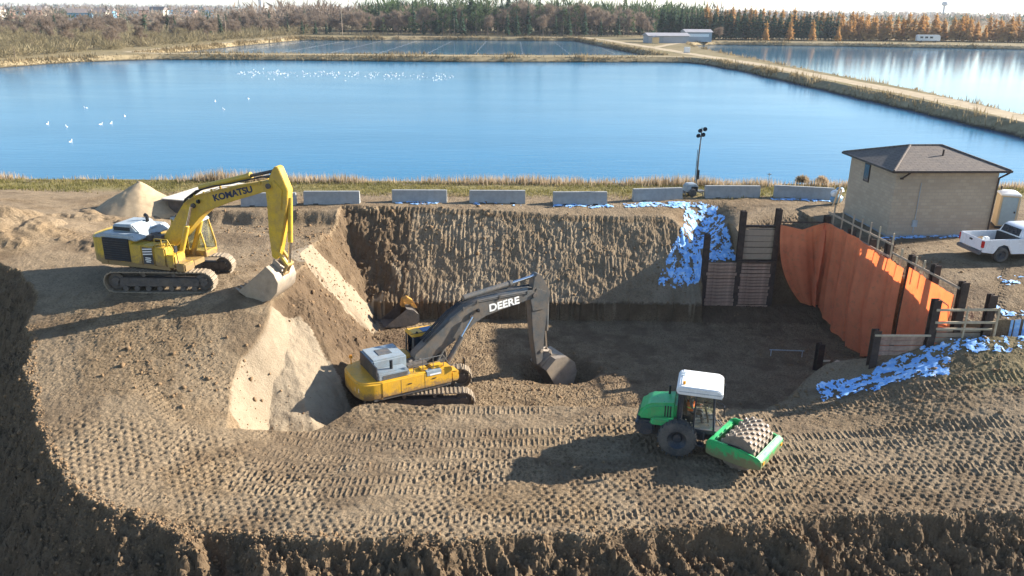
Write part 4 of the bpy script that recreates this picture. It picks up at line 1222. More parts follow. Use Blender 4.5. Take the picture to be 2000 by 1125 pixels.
# --- amber excavator with dark boom down in the pit
DEE = dict(style="d", boom_w=.29, glass=DGLASS, track_len=5.4, paint=YELD, tail=3.7, cw_top=2.14, hood=(2.1, 2.95), hood_mat=SLATE, cab_mat=DKGREY, roof_mat=YELD, boom_mat=DKGREY, arm_mat=DKGREY, cyl_mat=DKGREY, bcyl_mat=DKGREY,
           rail_x=(-.9, -.4, .15, .7), rail_z=2.85,
           foot=(-.1, 2.25), tip=(6.65, 4.62), cyl_pin=(2.85, 4.15), cyl_foot=(.95, 1.35),
           boom=[(-.4, 2.4), (-.3, 2.68), (1.7, 4.15), (2.4, 4.6), (2.95, 4.83), (3.5, 4.9), (6.5, 4.92), (6.8, 4.82), (6.85, 4.55), (6.6, 4.45), (4.4, 4.08), (3.7, 3.95), (3.15, 3.72), (2.35, 3.15), (.35, 2.1), (0, 1.98)],
           text="DEERE", text_size=.56, text_mat=LETW, text_at=(4.8, 4.42), text_tilt=-5, text_bold=.03, text_sx=1.15,
           hose=[(.2, 3.2), (1.6, 4.4), (2.4, 4.85), (3.2, 5.1), (4.5, 5.12), (6.2, 5.1), (6.6, 5.05)],
           arm_cyl=((2.55, 5.08), (5.4, 5.42), (6.78, 5.62)), rod_mat=CHROME,
           arm=[(6.65, 5.6), (6.85, 5.78), (7.05, 5.7), (7.7, 4.65), (7.62, 4.1), (7.4, 2.4), (7.3, .7), (7.15, .42), (6.9, .45), (6.62, 2.2), (6.45, 4.2), (6.5, 4.7)],
           arm_plate=[(6.4, 4.4), (6.8, 5.0), (7.45, 4.7), (7.3, 3.7), (6.55, 3.7)],
           buc_cyl=((7.62, 4.4), (7.62, 2.3), (7.72, 1.12)), link=((7.2, 1.25), (7.75, 1.1), (7.95, .72)), link_mat=BUCK,
           hinge=(7.08, .5), buck_w=1.65, bucket=[(7.15, .3), (7.75, .85), (8.5, .85), (9.05, .4), (9.22, -.2), (9.05, -.85), (8.7, -1.3), (8.3, -1.62)])
de = empty("amber_excavator", (-4.7, 37.15, -6.02))
excavator(de, R(30), R(6), DEE)
tag(de, "amber yellow crawler excavator with dark grey boom lettered DEERE in the pit", "excavator")

# --- loose bucket with amber coupler at the back of the pit
bk = empty("loose_bucket", (-7.2, 48.0, -6.15), R(20)); bk.scale = (.86, .86, .86)
bucket_shape(bk, [(.35, 1.35), (.85, 1.2), (1.25, .8), (1.3, .35), (1.0, .05), (.3, -.02), (-.6, .0), (-1.35, .1)], (.3, 1.55), 1.7, Matrix.Identity(4), "bucket_shell", UNDER)
CPL = mat("worn_amber_paint", (0.55, 0.27, 0.04), .5, 0, .25, 4, .1, .45)
mb = MB(); mb.prism([(.05, 1.35), (.2, 1.9), (.55, 2.05), (.95, 1.75), (1.3, 1.1), (.9, 1.15)], -.28, .28); mb.tube((.3, -.4, 1.6), (.3, .4, 1.6), .1, 10); mb.tube((.85, -.4, 1.45), (.85, .4, 1.45), .1, 10)
mb.build("coupler", CPL, bk, None, .03)
tag(bk, "loose excavator bucket with amber coupler lying against the back bank of the pit", "bucket")

# ------------------------------------------------------------------ padded roller
ro_z = -4.5
ro = empty("padfoot_roller", (7.15, 30.2, ro_z))
A = Matrix.Rotation(R(-15), 4, 'Z')
for s in (-1, 1):
    y = s * .93
    mb = MB(); mb.lathe([(.40, -.27), (.66, -.29), (.76, -.22), (.79, -.1), (.79, .1), (.76, .22), (.66, .29), (.40, .27)], (0, y, .79), 'Y', 36)
    for i in range(22):
        a = 2 * math.pi * i / 22
        for q_ in (-1, 1):
            mb.box((.79 * math.cos(a + q_ * .07), y + q_ * .14, .79 + .79 * math.sin(a + q_ * .07)), (.05, .26, .05), ry=-a)
    wh = mb.build("wheel", RUBBER, ro, A, smooth=40)
    mb = MB(); mb.lathe([(0, -.1), (.16, -.1), (.2, -.02), (.4, -.2), (.42, -.22), (.42, .22), (.4, .2), (.2, .02), (.16, .1), (0, .1)], (0, y, .79), 'Y', 24); mb.build("rim", NAVY, wh, A, smooth=40)
mb = MB(); mb.b6(-1.3, 1.15, -.5, .5, .55, 1.1); mb.tube((0, -.9, .79), (0, .9, .79), .16, 12); mb.build("rear_chassis", NAVY, ro, A, .04)
mb = MB(); mb.prism([(-1.75, .75), (-1.78, 1.25), (-1.0, 1.35), (-.95, .8), (-1.3, .6)], -.85, .85); mb.build("rear_weight", NAVY, ro, A, .08)
mb = MB(); mb.prism([(-1.72, 1.25), (-1.70, 1.55), (-1.5, 1.86), (-1.15, 2.04), (-.12, 2.18), (-.12, 1.2)], -.68, .68); hd = mb.build("engine_hood", GREENP, ro, A, .13, seg=3)
for i in range(3):
    for s in (-1, 1):
        mb = MB(); mb.box((-.36 - i * .11, s * .685, 1.8), (.055, .02, .5)); mb.build("hood_vent", BLACK, hd, A)
for i in range(3):
    mb = MB(); mb.box((-1.71 + i * .035, 0, 1.36 + i * .1), (.02, 1.0, .05)); mb.build("rear_vent", BLACK, hd, A)
mb = MB(); mb.prism([(-1.2, 1.2), (-1.1, 1.52), (-.15, 1.58), (-.1, 1.2)], -.92, -.67); mb.prism([(-1.2, 1.2), (-1.1, 1.52), (-.15, 1.58), (-.1, 1.2)], .67, .92); mb.build("hood_flank", GREENP, ro, A, .07, seg=3)
for s in (-1, 1):
    mb = MB(); mb.b6(-.72, .8, s * .93 - .3, s * .93 + .3, 1.62, 1.66) if False else mb.b6(-.1, .1, s * .72 - .04, s * .72 + .04, 1.1, 2.7); mb.build("cab_post", NAVY, ro, A, .02)
# cab
cx0, cx1, cy = .02, 1.48, .76
mb = MB()
mb.b6(cx0, cx1, -cy, cy, 1.02, 1.2)
for x, xt in ((cx0 + .05, cx0 + .08), (.62, .62), (cx1 - .05, cx1 - .15)):
    for s in (-1, 1): mb.tube((x, s * (cy - .04), 1.15), (xt, s * (cy - .06), 2.72), .045, 6)
mb.b6(cx0, cx0 + .08, -cy, cy, 1.15, 1.6); mb.b6(cx0 + .02, cx1 - .1, -cy + .02, cy - .02, 2.66, 2.74)
for s in (-1, 1): mb.tube((.05, s * (cy - .04), 1.78), (1.4, s * (cy - .04), 1.70), .025, 6)
cb = mb.build("cab", NAVY, ro, A, .012)
mb = MB(); mb.prism([(-.18, 2.78), (-.2, 2.98), (-.05, 3.1), (1.45, 3.08), (1.66, 2.98), (1.68, 2.74), (1.6, 2.70), (-.1, 2.72)], -.86, .86); rf = mb.build("cab_roof", WHITE, ro, A, .07, seg=3)
for y in (.25, .5):
    mb = MB(); mb.lathe([(0, 0), (.07, 0), (.09, .025), (.09, .04), (0, .04)], (.02, y, 3.09), 'Z', 12); mb.build("roof_vent", GRYP, rf, A)
mb = MB(); mb.b6(-.1, 1.6, -.875, -.855, 2.86, 2.885); mb.b6(-.1, 1.6, .855, .875, 2.86, 2.885); mb.build("roof_seam", GRYP, rf, A)
for s in (-1, 1):
    mb = MB(); mb.prism([(cx0 + .12, 1.25), (.58, 1.25), (.58, 2.64), (cx0 + .14, 2.64)], s * (cy - .02) - .006, s * (cy - .02) + .006); mb.build("side_window", GLASS, cb, A)
    mb = MB(); mb.prism([(.66, 1.25), (1.4, 1.25), (1.31, 2.64), (.66, 2.64)], s * (cy - .02) - .006, s * (cy - .02) + .006); mb.build("side_window", GLASS, cb, A)
mb = MB(); mb.add([(1.42, -.68, 1.25), (1.42, .68, 1.25), (1.33, .66, 2.64), (1.33, -.66, 2.64)], [(0, 1, 2, 3)]); mb.build("windscreen", GLASS, cb, A)
mb = MB(); mb.b6(.2, .62, -.26, .26, 1.2, 1.52); mb.box((.2, 0, 1.85), (.12, .5, .75), ry=R(-8)); mb.build("seat", BLACK, cb, A, .04)
mb = MB(); mb.tube((1.2, 0, 1.2), (1.02, 0, 1.85), .04, 8); mb.lathe([(.17, -.015), (.2, 0), (.17, .015), (.14, 0), (.17, -.015)], (1.0, 0, 1.88), 'Z', 20); mb.build("steering_wheel", BLACK, cb, A)
for s in (-1, 1):
    mb = MB(); mb.tube((1.45, s * .78, 2.6), (1.75, s * 1.0, 2.55), .018, 6); mb.box((1.76, s * 1.02, 2.35), (.04, .2, .34)); mb.build("mirror", BLACK, ro, A)
mb = MB(); mb.b6(.5, 1.1, -1.02, -.72, .55, .62); mb.tube((.55, -.98, .6), (.55, -.9, 1.15), .025, 6); mb.tube((1.05, -.98, .6), (1.05, -.9, 1.15), .025, 6); mb.build("step", NAVY, ro, A)
# joint and front frame
Bm = Matrix.Translation(A @ Vector((1.32, 0, 0))) @ Matrix.Rotation(R(-38), 4, 'Z')
mb = MB(); mb.b6(-.35, .45, -.3, .3, .5, 1.0); mb.tube((0, 0, .4), (0, 0, 1.1), .16, 14); mb.build("joint", UNDER, ro, Bm, .04)
ax = 1.58
mb = MB(); mb.b6(.35, .62, -1.2, 1.2, .5, 1.02); fr = mb.build("front_frame", GREENP, ro, Bm, .05)
for s in (-1, 1):
    mb = MB(); mb.prism([(.35, .45), (.35, 1.0), (.55, 1.12), (1.7, 1.10), (2.35, .98), (2.68, .86), (2.68, .5), (2.2, .38), (.7, .38)], s * 1.14 - .07, s * 1.14 + .07); sdp = mb.build("side_beam", GREENP, fr, Bm, .035)
    mb = MB(); mb.b6(1.25, 1.75, s * 1.14 - .05, s * 1.14 + .05, 1.108, 1.122); mb.build("beam_plate", BLACK, sdp, Bm)
    mb = MB(); mb.lathe([(0, -.1), (.24, -.1), (.24, .1), (0, .1)], (ax, s * 1.05, .78), 'Y', 18); mb.build("drum_bearing", NAVY, fr, Bm)
mb = MB(); mb.prism([(2.36, .50), (2.36, .92), (2.46, 1.0), (2.68, .86), (2.68, .50)], -1.2, 1.2); mb.build("front_beam", GREENP, fr, Bm, .03)
mb = MB(); mb.b6(2.2, 2.36, -1.05, 1.05, .36, .46); mb.build("scraper", UNDER, fr, Bm)
mb = MB(); mb.lathe([(0, -1.03), (.64, -1.03), (.73, -.98), (.73, .98), (.64, 1.03), (0, 1.03)], (ax, 0, .78), 'Y', 40)
DR = mat("muddy_drum_steel", (0.19, 0.15, 0.115), .75, .15, .35, 7, .5, .6, (.25, .19, .13))
dr = mb.build("drum", DR, ro, Bm, smooth=40)
PADM = mat("scoured_pad_steel", (0.34, 0.29, 0.24), .5, .25, .35, 12, .3, .6, (.27, .21, .15))
mb = MB()
for row in range(9):
    y = -.88 + row * .22
    for i in range(14):
        a = 2 * math.pi * (i + .5 * (row % 2)) / 14
        mb.box((ax + .745 * math.cos(a), y, .78 + .745 * math.sin(a)), (.11, .13, .12), ry=-a)
tag(mb.build("drum_pad", PADM, dr, Bm, .012, seg=1), kind="stuff")
for s in (-1, 1):
    mb = MB(); mb.lathe([(0, -.05), (.08, -.05), (.1, .04), (0, .05)], (1.6, s * .55, 2.66), 'X', 12); mb.build("work_lamp", GRYP, ro, A)
    mb = MB(); mb.path([(-.05, s * .8, 1.15), (-.05, s * .9, 1.7), (-.05, s * .9, 2.4), (.02, s * .8, 2.6)], .02, 6); mb.build("grab_rail", BLACK, ro, A)
    mb = MB(); mb.tube((.2, s * .22, .75), (1.2, s * .5, .72), .07, 10); mb.build("steering_cylinder", UNDER, fr, Bm, smooth=40)
    mb = MB(); mb.path([(.3, s * .5, .95), (.1, s * .55, 1.1), (-.25, s * .4, 1.0)], .03, 6); mb.path([(.35, s * .3, 1.0), (.05, s * .35, 1.2), (-.35, s * .25, 1.05)], .025, 6); mb.build("hydraulic_hose", BLACK, ro, Bm, smooth=40)
    mb = MB(); mb.box((2.70, s * .95, .72), (.02, .16, .12)); mb.build("reflector", AMBER, fr, Bm)
mb = MB(); mb.tube((.1, -.6, 3.08), (.1, -.6, 3.22), .06, 10); mb.build("beacon", AMBER, ro, A)
mb = MB(); mb.tube((-.5, .35, 2.1), (-.5, .35, 2.5), .05, 10); mb.build("exhaust_stack", BLACK, ro, A, smooth=40)
mb = MB(); mb.b6(-1.0, -.5, -.70, -.675, 1.32, 1.5); mb.build("hood_decal", LETW, hd, A)
tag(ro, "green padfoot roller with white cab roof driving on the lower bench", "roller")

# --- driver, seated in the roller cab: one skinned body
def skin_body(name, joints, edges, radii, material, parent, sub=2):
    me = bpy.data.meshes.new(name); me.from_pydata(joints, edges, [])
    o = link_mesh(name, me, material, parent)
    md = o.modifiers.new("skin", 'SKIN')
    lay = me.skin_vertices[0].data if me.skin_vertices else None
    if lay is None:
        bm = bmesh.new(); bm.from_mesh(me); bm.verts.layers.skin.verify(); bm.to_mesh(me); bm.free(); lay = me.skin_vertices[0].data
    for i, r in enumerate(radii): lay[i].radius = (r, r)
    lay[0].use_root = True
    s = o.modifiers.new("sub", 'SUBSURF'); s.levels = sub; s.render_levels = sub
    return o
pe = empty("person", A @ Vector((.42, 0, 0)) + ro.location + Vector((0, 0, 1.53)), R(-15))
SKIN = mat("skin", (0.50, 0.30, 0.21), .55, 0, .08, 6)
CLOTH = mat("dark_work_clothes", (0.05, 0.055, 0.07), .9, 0, .2, 8)
J = [(0, 0, .1), (0, 0, .3), (-.02, 0, .52), (0, 0, .64), (.02, 0, .70),
     (0, -.2, .55), (.1, -.27, .32), (.38, -.15, .34), (0, .2, .55), (.1, .27, .32), (.38, .15, .34),
     (.08, -.1, .08), (.48, -.13, .1), (.5, -.13, -.3), (.62, -.13, -.32), (.08, .1, .08), (.48, .13, .1), (.5, .13, -.3), (.62, .13, -.32)]
Ed = [(0, 1), (1, 2), (2, 3), (3, 4), (2, 5), (5, 6), (6, 7), (2, 8), (8, 9), (9, 10), (0, 11), (11, 12), (12, 13), (13, 14), (0, 15), (15, 16), (16, 17), (17, 18)]
Ra = [.15, .14, .15, .06, .055, .075, .055, .04, .075, .055, .04, .1, .075, .05, .045, .1, .075, .05, .045]
skin_body("body", J, Ed, Ra, CLOTH, pe)
HIVIS = mat("orange_safety_vest", (0.85, 0.16, 0.03), .75, 0, .1, 8)
mb = MB(); mb.lathe([(.165, .16), (.185, .3), (.19, .45), (.15, .56)], (0, 0, 0), 'Z', 20)
vt = mb.build("vest", HIVIS, pe, Matrix.Diagonal((.95, 1.15, 1, 1)), smooth=60)
mb = MB(); mb.lathe([(.195, .30), (.197, .35)], (0, 0, 0), 'Z', 20); mb.build("vest_stripe", mat("yellow_reflective_tape", (.75, .8, .15), .4), vt, Matrix.Diagonal((.95, 1.15, 1, 1)))
mb = MB(); mb.lathe([(0, -.12), (.055, -.1), (.085, -.03), (.095, .04), (.085, .1), (.05, .14), (0, .15)], (.03, 0, .8), 'Z', 16); hdp = mb.build("head", SKIN, pe, smooth=80)
mb = MB(); mb.tube((.12, 0, .79), (.155, 0, .775), .018, 6, .012); mb.build("nose", SKIN, hdp)
for s in (-1, 1):
    mb = MB(); mb.box((.118, s * .035, .815), (.012, .025, .012)); mb.build("eye", BLACK, hdp)
    mb = MB(); mb.box((.03, s * .098, .8), (.045, .02, .065)); mb.build("ear", SKIN, hdp, None, .006)
    hm = MB(); hm.box((.42, s * .15, .35), (.09, .035, .075))
    for f in range(4): hm.tube((.45, s * .15 - .025 + f * .016, .37 - f * .008), (.52, s * .15 - .02 + f * .014, .345 - f * .01), .009, 5)
    hm.tube((.42, s * (.15 - .02), .38), (.47, s * (.15 - .045), .40), .010, 5)
    hm.build("hand", SKIN, pe, None, 0)
mb = MB(); mb.box((.118, 0, .745), (.01, .045, .01)); mb.build("mouth", mat("lips", (.35, .14, .12), .6), hdp)
mb = MB(); mb.lathe([(.125, .83), (.115, .84), (.108, .9), (.07, .955), (0, .965)], (.025, 0, 0), 'Z', 16); mb.build("hard_hat", mat("yellow_hard_hat", (.8, .55, .03), .35), pe, smooth=60)
tag(pe, "person in orange safety vest seated in the roller cab holding the wheel", "person")
# ------------------------------------------------------------------ shoring of steel piles and timber lagging
PILE = mat("rusty_pile_steel", (0.060, 0.042, 0.034), .8, .2, .4, 4, .3, .25, (.16, .10, .065))
PLANK = mat("weathered_lagging", (0.36, 0.23, 0.165), .85, 0, .45, 3, .4, .25, (.30, .22, .15))
LUMBER = mat("fresh_lumber", (0.50, 0.40, 0.27), .7, 0, .15, 5, .1)
SHEET = mat("pale_form_panel", (0.38, 0.29, 0.21), .75, 0, .2, 2, .2, .3)
def h_pile(x, y, z0, z1, parent, rz=0.0, w=.36, t=.04):
    mb = MB()
    for c, d in (((0, -w / 2 + t / 2), (w, t)), ((0, w / 2 - t / 2), (w, t)), ((0, 0), (t, w - 2 * t - .004))):
        mb.b6(c[0] - d[0] / 2, c[0] + d[0] / 2, c[1] - d[1] / 2, c[1] + d[1] / 2, 0, z1 - z0)
    return mb.build("pile", PILE, parent, Matrix.Translation((x, y, z0)) @ Matrix.Rotation(rz, 4, 'Z'))
def planks(parent, a, b, z0, z1, hgt=.24, th=.08, material=None, jitter=.02):
    """boards laid one on another from a to b (xy)"""
    a, b = Vector((a[0], a[1])), Vector((b[0], b[1])); L = (b - a).length; ang = math.atan2(b.y - a.y, b.x - a.x); c = (a + b) / 2
    z = z0
    while z < z1 - .05:
        h_ = min(hgt * rng.uniform(.85, 1.15), z1 - z)
        mb = MB(); mb.box((0, 0, 0), (L + rng.uniform(-.06, .02), th, h_ - .04))
        o = mb.build("plank", material or PLANK, parent, None, .008, seg=1)
        o.location = (c.x + jit(jitter) * math.sin(ang), c.y + jit(jitter + .02), z + h_ / 2); o.rotation_euler = (jit(.02), jit(.006), ang)
        z += h_
bw_ = empty("back_shoring_wall")
yb_ = 49.92
for x, z1 in ((12.62, -.57), (14.8, .98), (17.05, 1.13), (20.2, .7)): h_pile(x, yb_, -6.4, z1, bw_)
planks(bw_, (12.72, yb_ - .12), (14.70, yb_ - .12), -5.45, -2.45)
planks(bw_, (14.9, yb_ - .12), (16.95, yb_ - .12), -5.6, -2.42, .23)
planks(bw_, (14.9, yb_ + .02), (16.95, yb_ + .02), -2.28, -.12, .40, .05, SHEET, .005)
mb = MB(); mb.b6(14.55, 17.2, yb_ - .26, yb_ - .1, -2.40, -2.26); mb.build("waler", PILE, bw_, None, .01)
mb = MB(); mb.b6(14.9, 17.0, yb_ - .06, yb_ + .1, -.10, .04); mb.build("cap_beam", PILE, bw_, None, .01)
mb = MB(); mb.b6(17.2, 20.1, yb_ - .03, yb_ + .03, .22, .30); mb.build("top_rail", PILE, bw_)
tag(bw_, "timber lagging wall between dark steel piles at the back right of the pit", "shoring wall")
sw_ = empty("side_shoring_wall")
for y, z1 in ((47.2, .55), (44.9, .6), (43.1, 1.0), (40.75, .85), (38.75, .95), (36.45, .82)): h_pile(wall_x(y) + .16, y, -6.6 if y > 37 else -3.5, z1, sw_, R(5))
for y in (49.4, 48.3, 47.0, 46.0, 45.0, 44.0, 42.6, 41.6, 40.2, 39.5):
    top = 1.55 if y > 42 else .95
    mb = MB(); mb.box((wall_x(y) + .02, y, (top - .5) / 2), (.075, .075, top + .5), rx=jit(.03)); mb.build("rail_post", LUMBER if y < 45 else SHEET, sw_)
for z, y0_, y1_ in ((.92, 50.0, 42.4), (.50, 42.4, 36.4), (.2, 49.8, 42.5)):
    a, b = Vector((wall_x(y0_) - .04, y0_, z)), Vector((wall_x(y1_) - .04, y1_, z)); d = b - a
    mb = MB(); mb.box((0, 0, 0), (d.length, .045, .11)); o = mb.build("guard_rail", SHEET, sw_); o.location = (a + b) / 2; o.rotation_euler = (0, 0, math.atan2(d.y, d.x))
planks(sw_, (wall_x(40.6) + .02, 40.6), (wall_x(36.6) + .02, 36.6), -4.6, -1.4)
tag(sw_, "long pile wall with lumber guard rail along the right of the pit", "shoring wall")
rw_ = empty("front_shoring_wall")
yr = 36.32
for x, z0_, z1_ in ((17.85, -4.2, -1.62), (20.48, -3.6, -.02), (23.12, -2.9, .26)): h_pile(x, yr - .1, z0_, z1_, rw_)
planks(rw_, (18.05, yr), (20.3, yr), -3.0, -1.9, .27)
planks(rw_, (20.66, yr), (22.95, yr), -2.3, -1.5, .27, .08, SHEET)
for (a, b, h_) in (((17.7, -1.82), (20.4, -1.80), .09), ((20.6, -1.44), (23.3, -1.44), .09), ((20.45, -.48), (23.5, -.42), .11), ((20.5, -1.12), (23.4, -1.08), .11)):
    mb = MB(); mb.box((0, 0, 0), (math.dist(a, b), .06, h_)); o = mb.build("rail", LUMBER, rw_); o.location = ((a[0] + b[0]) / 2, yr - .32, (a[1] + b[1]) / 2); o.rotation_euler = (0, -math.atan2(b[1] - a[1], b[0] - a[0]), 0)
mb = MB(); mb.tube((20.9, yr + .5, -.2), (22.7, yr + .4, -1.35), .04, 6); mb.build("brace", LUMBER, rw_)
mb = MB(); mb.b6(23.38, 23.46, yr - .42, yr - .34, -2.6, -.3); mb.build("rail_post", LUMBER, rw_)
mb = MB(); mb.b6(21.9, 21.97, yr - .37, yr - .3, -2.4, -.3); mb.build("rail_post", LUMBER, rw_)
tag(rw_, "low pile and plank wall with pale rails beside the snow patch", "shoring wall")

# ------------------------------------------------------------------ orange tarpaulins
def tarp_material(name, col):
    m, nt, p, out = nodes_of(name)
    tc = nd(nt, "ShaderNodeTexCoord")
    f = noise_node(nt, tc.outputs["Object"], 1.2, 5, .6)
    c = ramp(nt, f, [(.3, tuple(v * .86 for v in col)), (.7, tuple(min(1, v * 1.1) for v in col))])
    c = mixc(nt, ramp(nt, noise_node(nt, tc.outputs["Object"], 2.7, 7, .75), [(.52, 0.0), (.75, .65)]), c, (.45, .19, .11))
    nt.links.new(c, p.inputs["Base Color"]); p.inputs["Roughness"].default_value = .5; p.inputs["Specular IOR Level"].default_value = .3
    t = nd(nt, "ShaderNodeBsdfTranslucent"); nt.links.new(mixc(nt, 1.0, c, (1.0, .72, .45), 'MULTIPLY'), t.inputs[0])
    mx = nd(nt, "ShaderNodeMixShader"); mx.inputs[0].default_value = .48
    nt.links.new(p.outputs[0], mx.inputs[1]); nt.links.new(t.outputs[0], mx.inputs[2]); nt.links.new(mx.outputs[0], out.inputs[0])
    h_ = noise_node(nt, tc.outputs["Object"], 9, 4, .6)
    bump_n(nt, p, h_, .25, .03)
    return m
TARP = tarp_material("orange_tarpaulin", (1.0, 0.30, 0.145))
def tarp(name, path, top, bot, folds, label, nu=150, nv=44, seed=1, bulge=.28, ledge=0.0):
    """sheet hung along path (xy); top(u), bot(u) heights; folds: (u, width, depth, slant)"""
    L = [0]
    for a, b in zip(path[:-1], path[1:]): L.append(L[-1] + math.dist(a, b))
    vs = []
    for j in range(nv + 1):
        v = j / nv
        for i in range(nu + 1):
            u = i / nu * L[-1]
            k = max(q for q in range(len(L) - 1) if L[q] <= u + 1e-9)
            f = (u - L[k]) / (L[k + 1] - L[k])
            a, b = Vector(path[k]), Vector(path[k + 1]); p = a.lerp(b, f); d = (b - a).normalized(); n_ = Vector((d.y, -d.x))
            un = u / L[-1]
            off = .06 + bulge * math.sin(math.pi * min(1, v * .9)) * (.5 + .5 * math.sin(u * .8 + seed))
            for (fu, fwid, fd, sl) in folds:
                off += fd * math.exp(-((u - fu - sl * v) / fwid) ** 2) * min(1, .25 + v * 1.3)
            off += .02 * math.sin(u * 4.3 + 3 * v + seed + math.sin(u * 1.7)) * v + .012 * math.sin(u * 11.7 - 5 * v + 2 * math.sin(u))
            du = ledge * v ** 2.6 * max(0.0, 1 - un / .25)
            z = top(un) + (bot(un) - top(un)) * v
            vs.append((p.x + n_.x * off + d.x * du, p.y + n_.y * off + d.y * du, z))
    w_ = nu + 1
    fs = [(j * w_ + i, j * w_ + i + 1, (j + 1) * w_ + i + 1, (j + 1) * w_ + i) for j in range(nv) for i in range(nu)]
    me = bpy.data.meshes.new(name); me.from_pydata(vs, [], fs); me.polygons.foreach_set("use_smooth", [True] * len(fs)); me.update()
    o = link_mesh(name, me, TARP); tag(o, label, "tarpaulin")
    return o
def lin(*pts):
    xs, ys = [p[0] for p in pts], [p[1] for p in pts]
    return lambda t: float(np.interp(t, xs, ys))
tarp("tarpaulin", [(17.15, 49.68), (18.6, 49.66), (20.05, 49.66), (20.2, 49.2), (wall_x(46) - .08, 46), (wall_x(43) - .08, 43), (wall_x(40.95) - .08, 40.95)],
     lin((0, .16), (.12, -.12), (.235, .32), (.27, .35), (.55, .36), (.75, .18), (.9, .12), (1, .05)),
     lin((0, -5.1), (.1, -5.2), (.2, -5.25), (.3, -5.3), (.45, -5.9), (.62, -6.25), (.8, -6.15), (.9, -5.6), (1, -5.5)),
     [(2.95, .16, .42, -.5), (3.5, .13, -.3, -.4), (4.3, .35, .22, .1), (4.9, .09, -.28, .3), (5.7, .4, .3, .1), (6.7, .08, -.32, .35), (7.5, .4, .28, .3), (8.5, .08, -.34, .4), (9.4, .35, .3, .2), (10.3, .08, -.3, .35), (11.2, .25, .24, .2), (1.4, .5, .25, .3), (2.1, .08, -.2, .7)],
     "large orange tarpaulin hung in folds over the corner of the pile wall", ledge=1.9)
tarp("tarpaulin", [(wall_x(40.5) - .08, 40.5), (wall_x(38.4) - .08, 38.4), (wall_x(36.5) - .08, 36.5)], lin((0, .28), (.5, .16), (1, .1)), lin((0, -4.6), (1, -3.2)),
     [(.7, .1, -.12, .2), (1.6, .25, .15, .1), (2.6, .1, -.12, .2), (3.4, .2, .12, .1)], "smaller orange tarpaulin with sunlit top hung right of the large one", 70, 30, 3, .14)

# ------------------------------------------------------------------ snow lying on the ground
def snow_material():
    m, nt, p, out = nodes_of("shade_blue_snow")
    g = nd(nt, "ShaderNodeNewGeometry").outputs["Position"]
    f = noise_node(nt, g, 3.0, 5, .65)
    nt.links.new(ramp(nt, f, [(.30, (.14, .36, .78)), (.52, (.30, .55, .90)), (.70, (.70, .81, .94))]), p.inputs["Base Color"])  # shadow blue and sunlit white of the snow put into its base colour
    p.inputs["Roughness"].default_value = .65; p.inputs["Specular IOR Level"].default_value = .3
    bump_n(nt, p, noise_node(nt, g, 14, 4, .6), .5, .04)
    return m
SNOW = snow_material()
SN = [([(12.7, 57.0), (14.6, 56.6), (14.7, 54.6), (14.72, 51.5), (14.7, 50.15), (12.75, 50.15), (12.4, 49.9), (9.5, 49.9), (10.4, 51.4), (11.8, 53.8)], .02, "blue shaded snow on the gully behind the lagging wall"),
      ([(18.2, 36.1), (20.2, 36.1), (23.9, 36.0), (23.4, 34.4), (20.9, 35.0), (20.4, 33.7), (18.9, 34.2), (16.6, 34.2), (14.8, 34.2), (15.1, 35.7), (17.6, 35.6)], .05, "patch of snow in front of the low plank wall"),
      ([(24.0, 38.0), (26.5, 36.6), (26.7, 35.9), (24.2, 36.6)], -.02, "strip of snow right of the low plank wall"),
      ([(24.2, 35.8), (26.4, 35.4), (26.4, 34.7), (24.0, 34.9)], -.04, "small patch of snow near the right edge"),
      ([(22.6, 47.45), (28.2, 47.75), (28.2, 47.2), (22.6, 46.95)], .02, "snow strip along the foot of the brick hut"),
      ([(-8.4, 55.7), (-5.4, 55.78), (-5.4, 55.3), (-8.4, 55.3)], .0, "snow strip at the foot of the second concrete barrier left of the pit"),
      ([(-2.8, 55.85), (.6, 55.9), (.6, 55.5), (-2.8, 55.5)], -.05, "snow strip at the foot of the middle concrete barrier"),
      ([(2.9, 56.05), (7.2, 56.2), (7.2, 55.7), (2.9, 55.6)], .05, "snow strip at the foot of the barrier right of the middle"),
      ([(8.0, 56.6), (13.0, 57.1), (13.0, 56.1), (8.0, 55.8)], .06, "snow strip below the barrier left of the light tower"),
      ([(19.0, 57.9), (23.4, 57.0), (23.4, 56.5), (19.0, 57.2)], .06, "snow strip at the foot of the barrier beside the brick hut"),
      ([(26.0, 40.9), (31, 41.2), (31, 40.0), (26, 39.8)], -.12, "scattered snow flecks in front of the pickup")]
for poly, thr, lb in SN:
    xs, ys = [p[0] for p in poly], [p[1] for p in poly]
    st = .07 if max(xs) - min(xs) < 12 else .09
    ax_, ay_ = np.arange(min(xs) - .3, max(xs) + .3, st), np.arange(min(ys) - .3, max(ys) + .3, st)
    Xs, Ys = np.meshgrid(ax_, ay_)
    Zs = height(Xs, Ys)
    nz = fbm(Xs * 3.4, Ys * 3.4, 401, 4, .7); wv = .7 * fbm(Xs * 1.6, Ys * 1.6, 402, 4, .6)
    loc = Zs - (np.roll(Zs, 4, 0) + np.roll(Zs, -4, 0) + np.roll(Zs, 4, 1) + np.roll(Zs, -4, 1)) / 4
    inside = in_poly(Xs + wv, Ys + wv, poly) & (nz - np.clip(loc, -.05, .2) * 1.3 > -thr - .02)
    if inside[:-1, :-1].sum() < 10: continue
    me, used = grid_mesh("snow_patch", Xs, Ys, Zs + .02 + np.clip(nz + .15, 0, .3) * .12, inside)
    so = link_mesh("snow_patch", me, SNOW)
    tag(so, lb, None, None, "stuff")

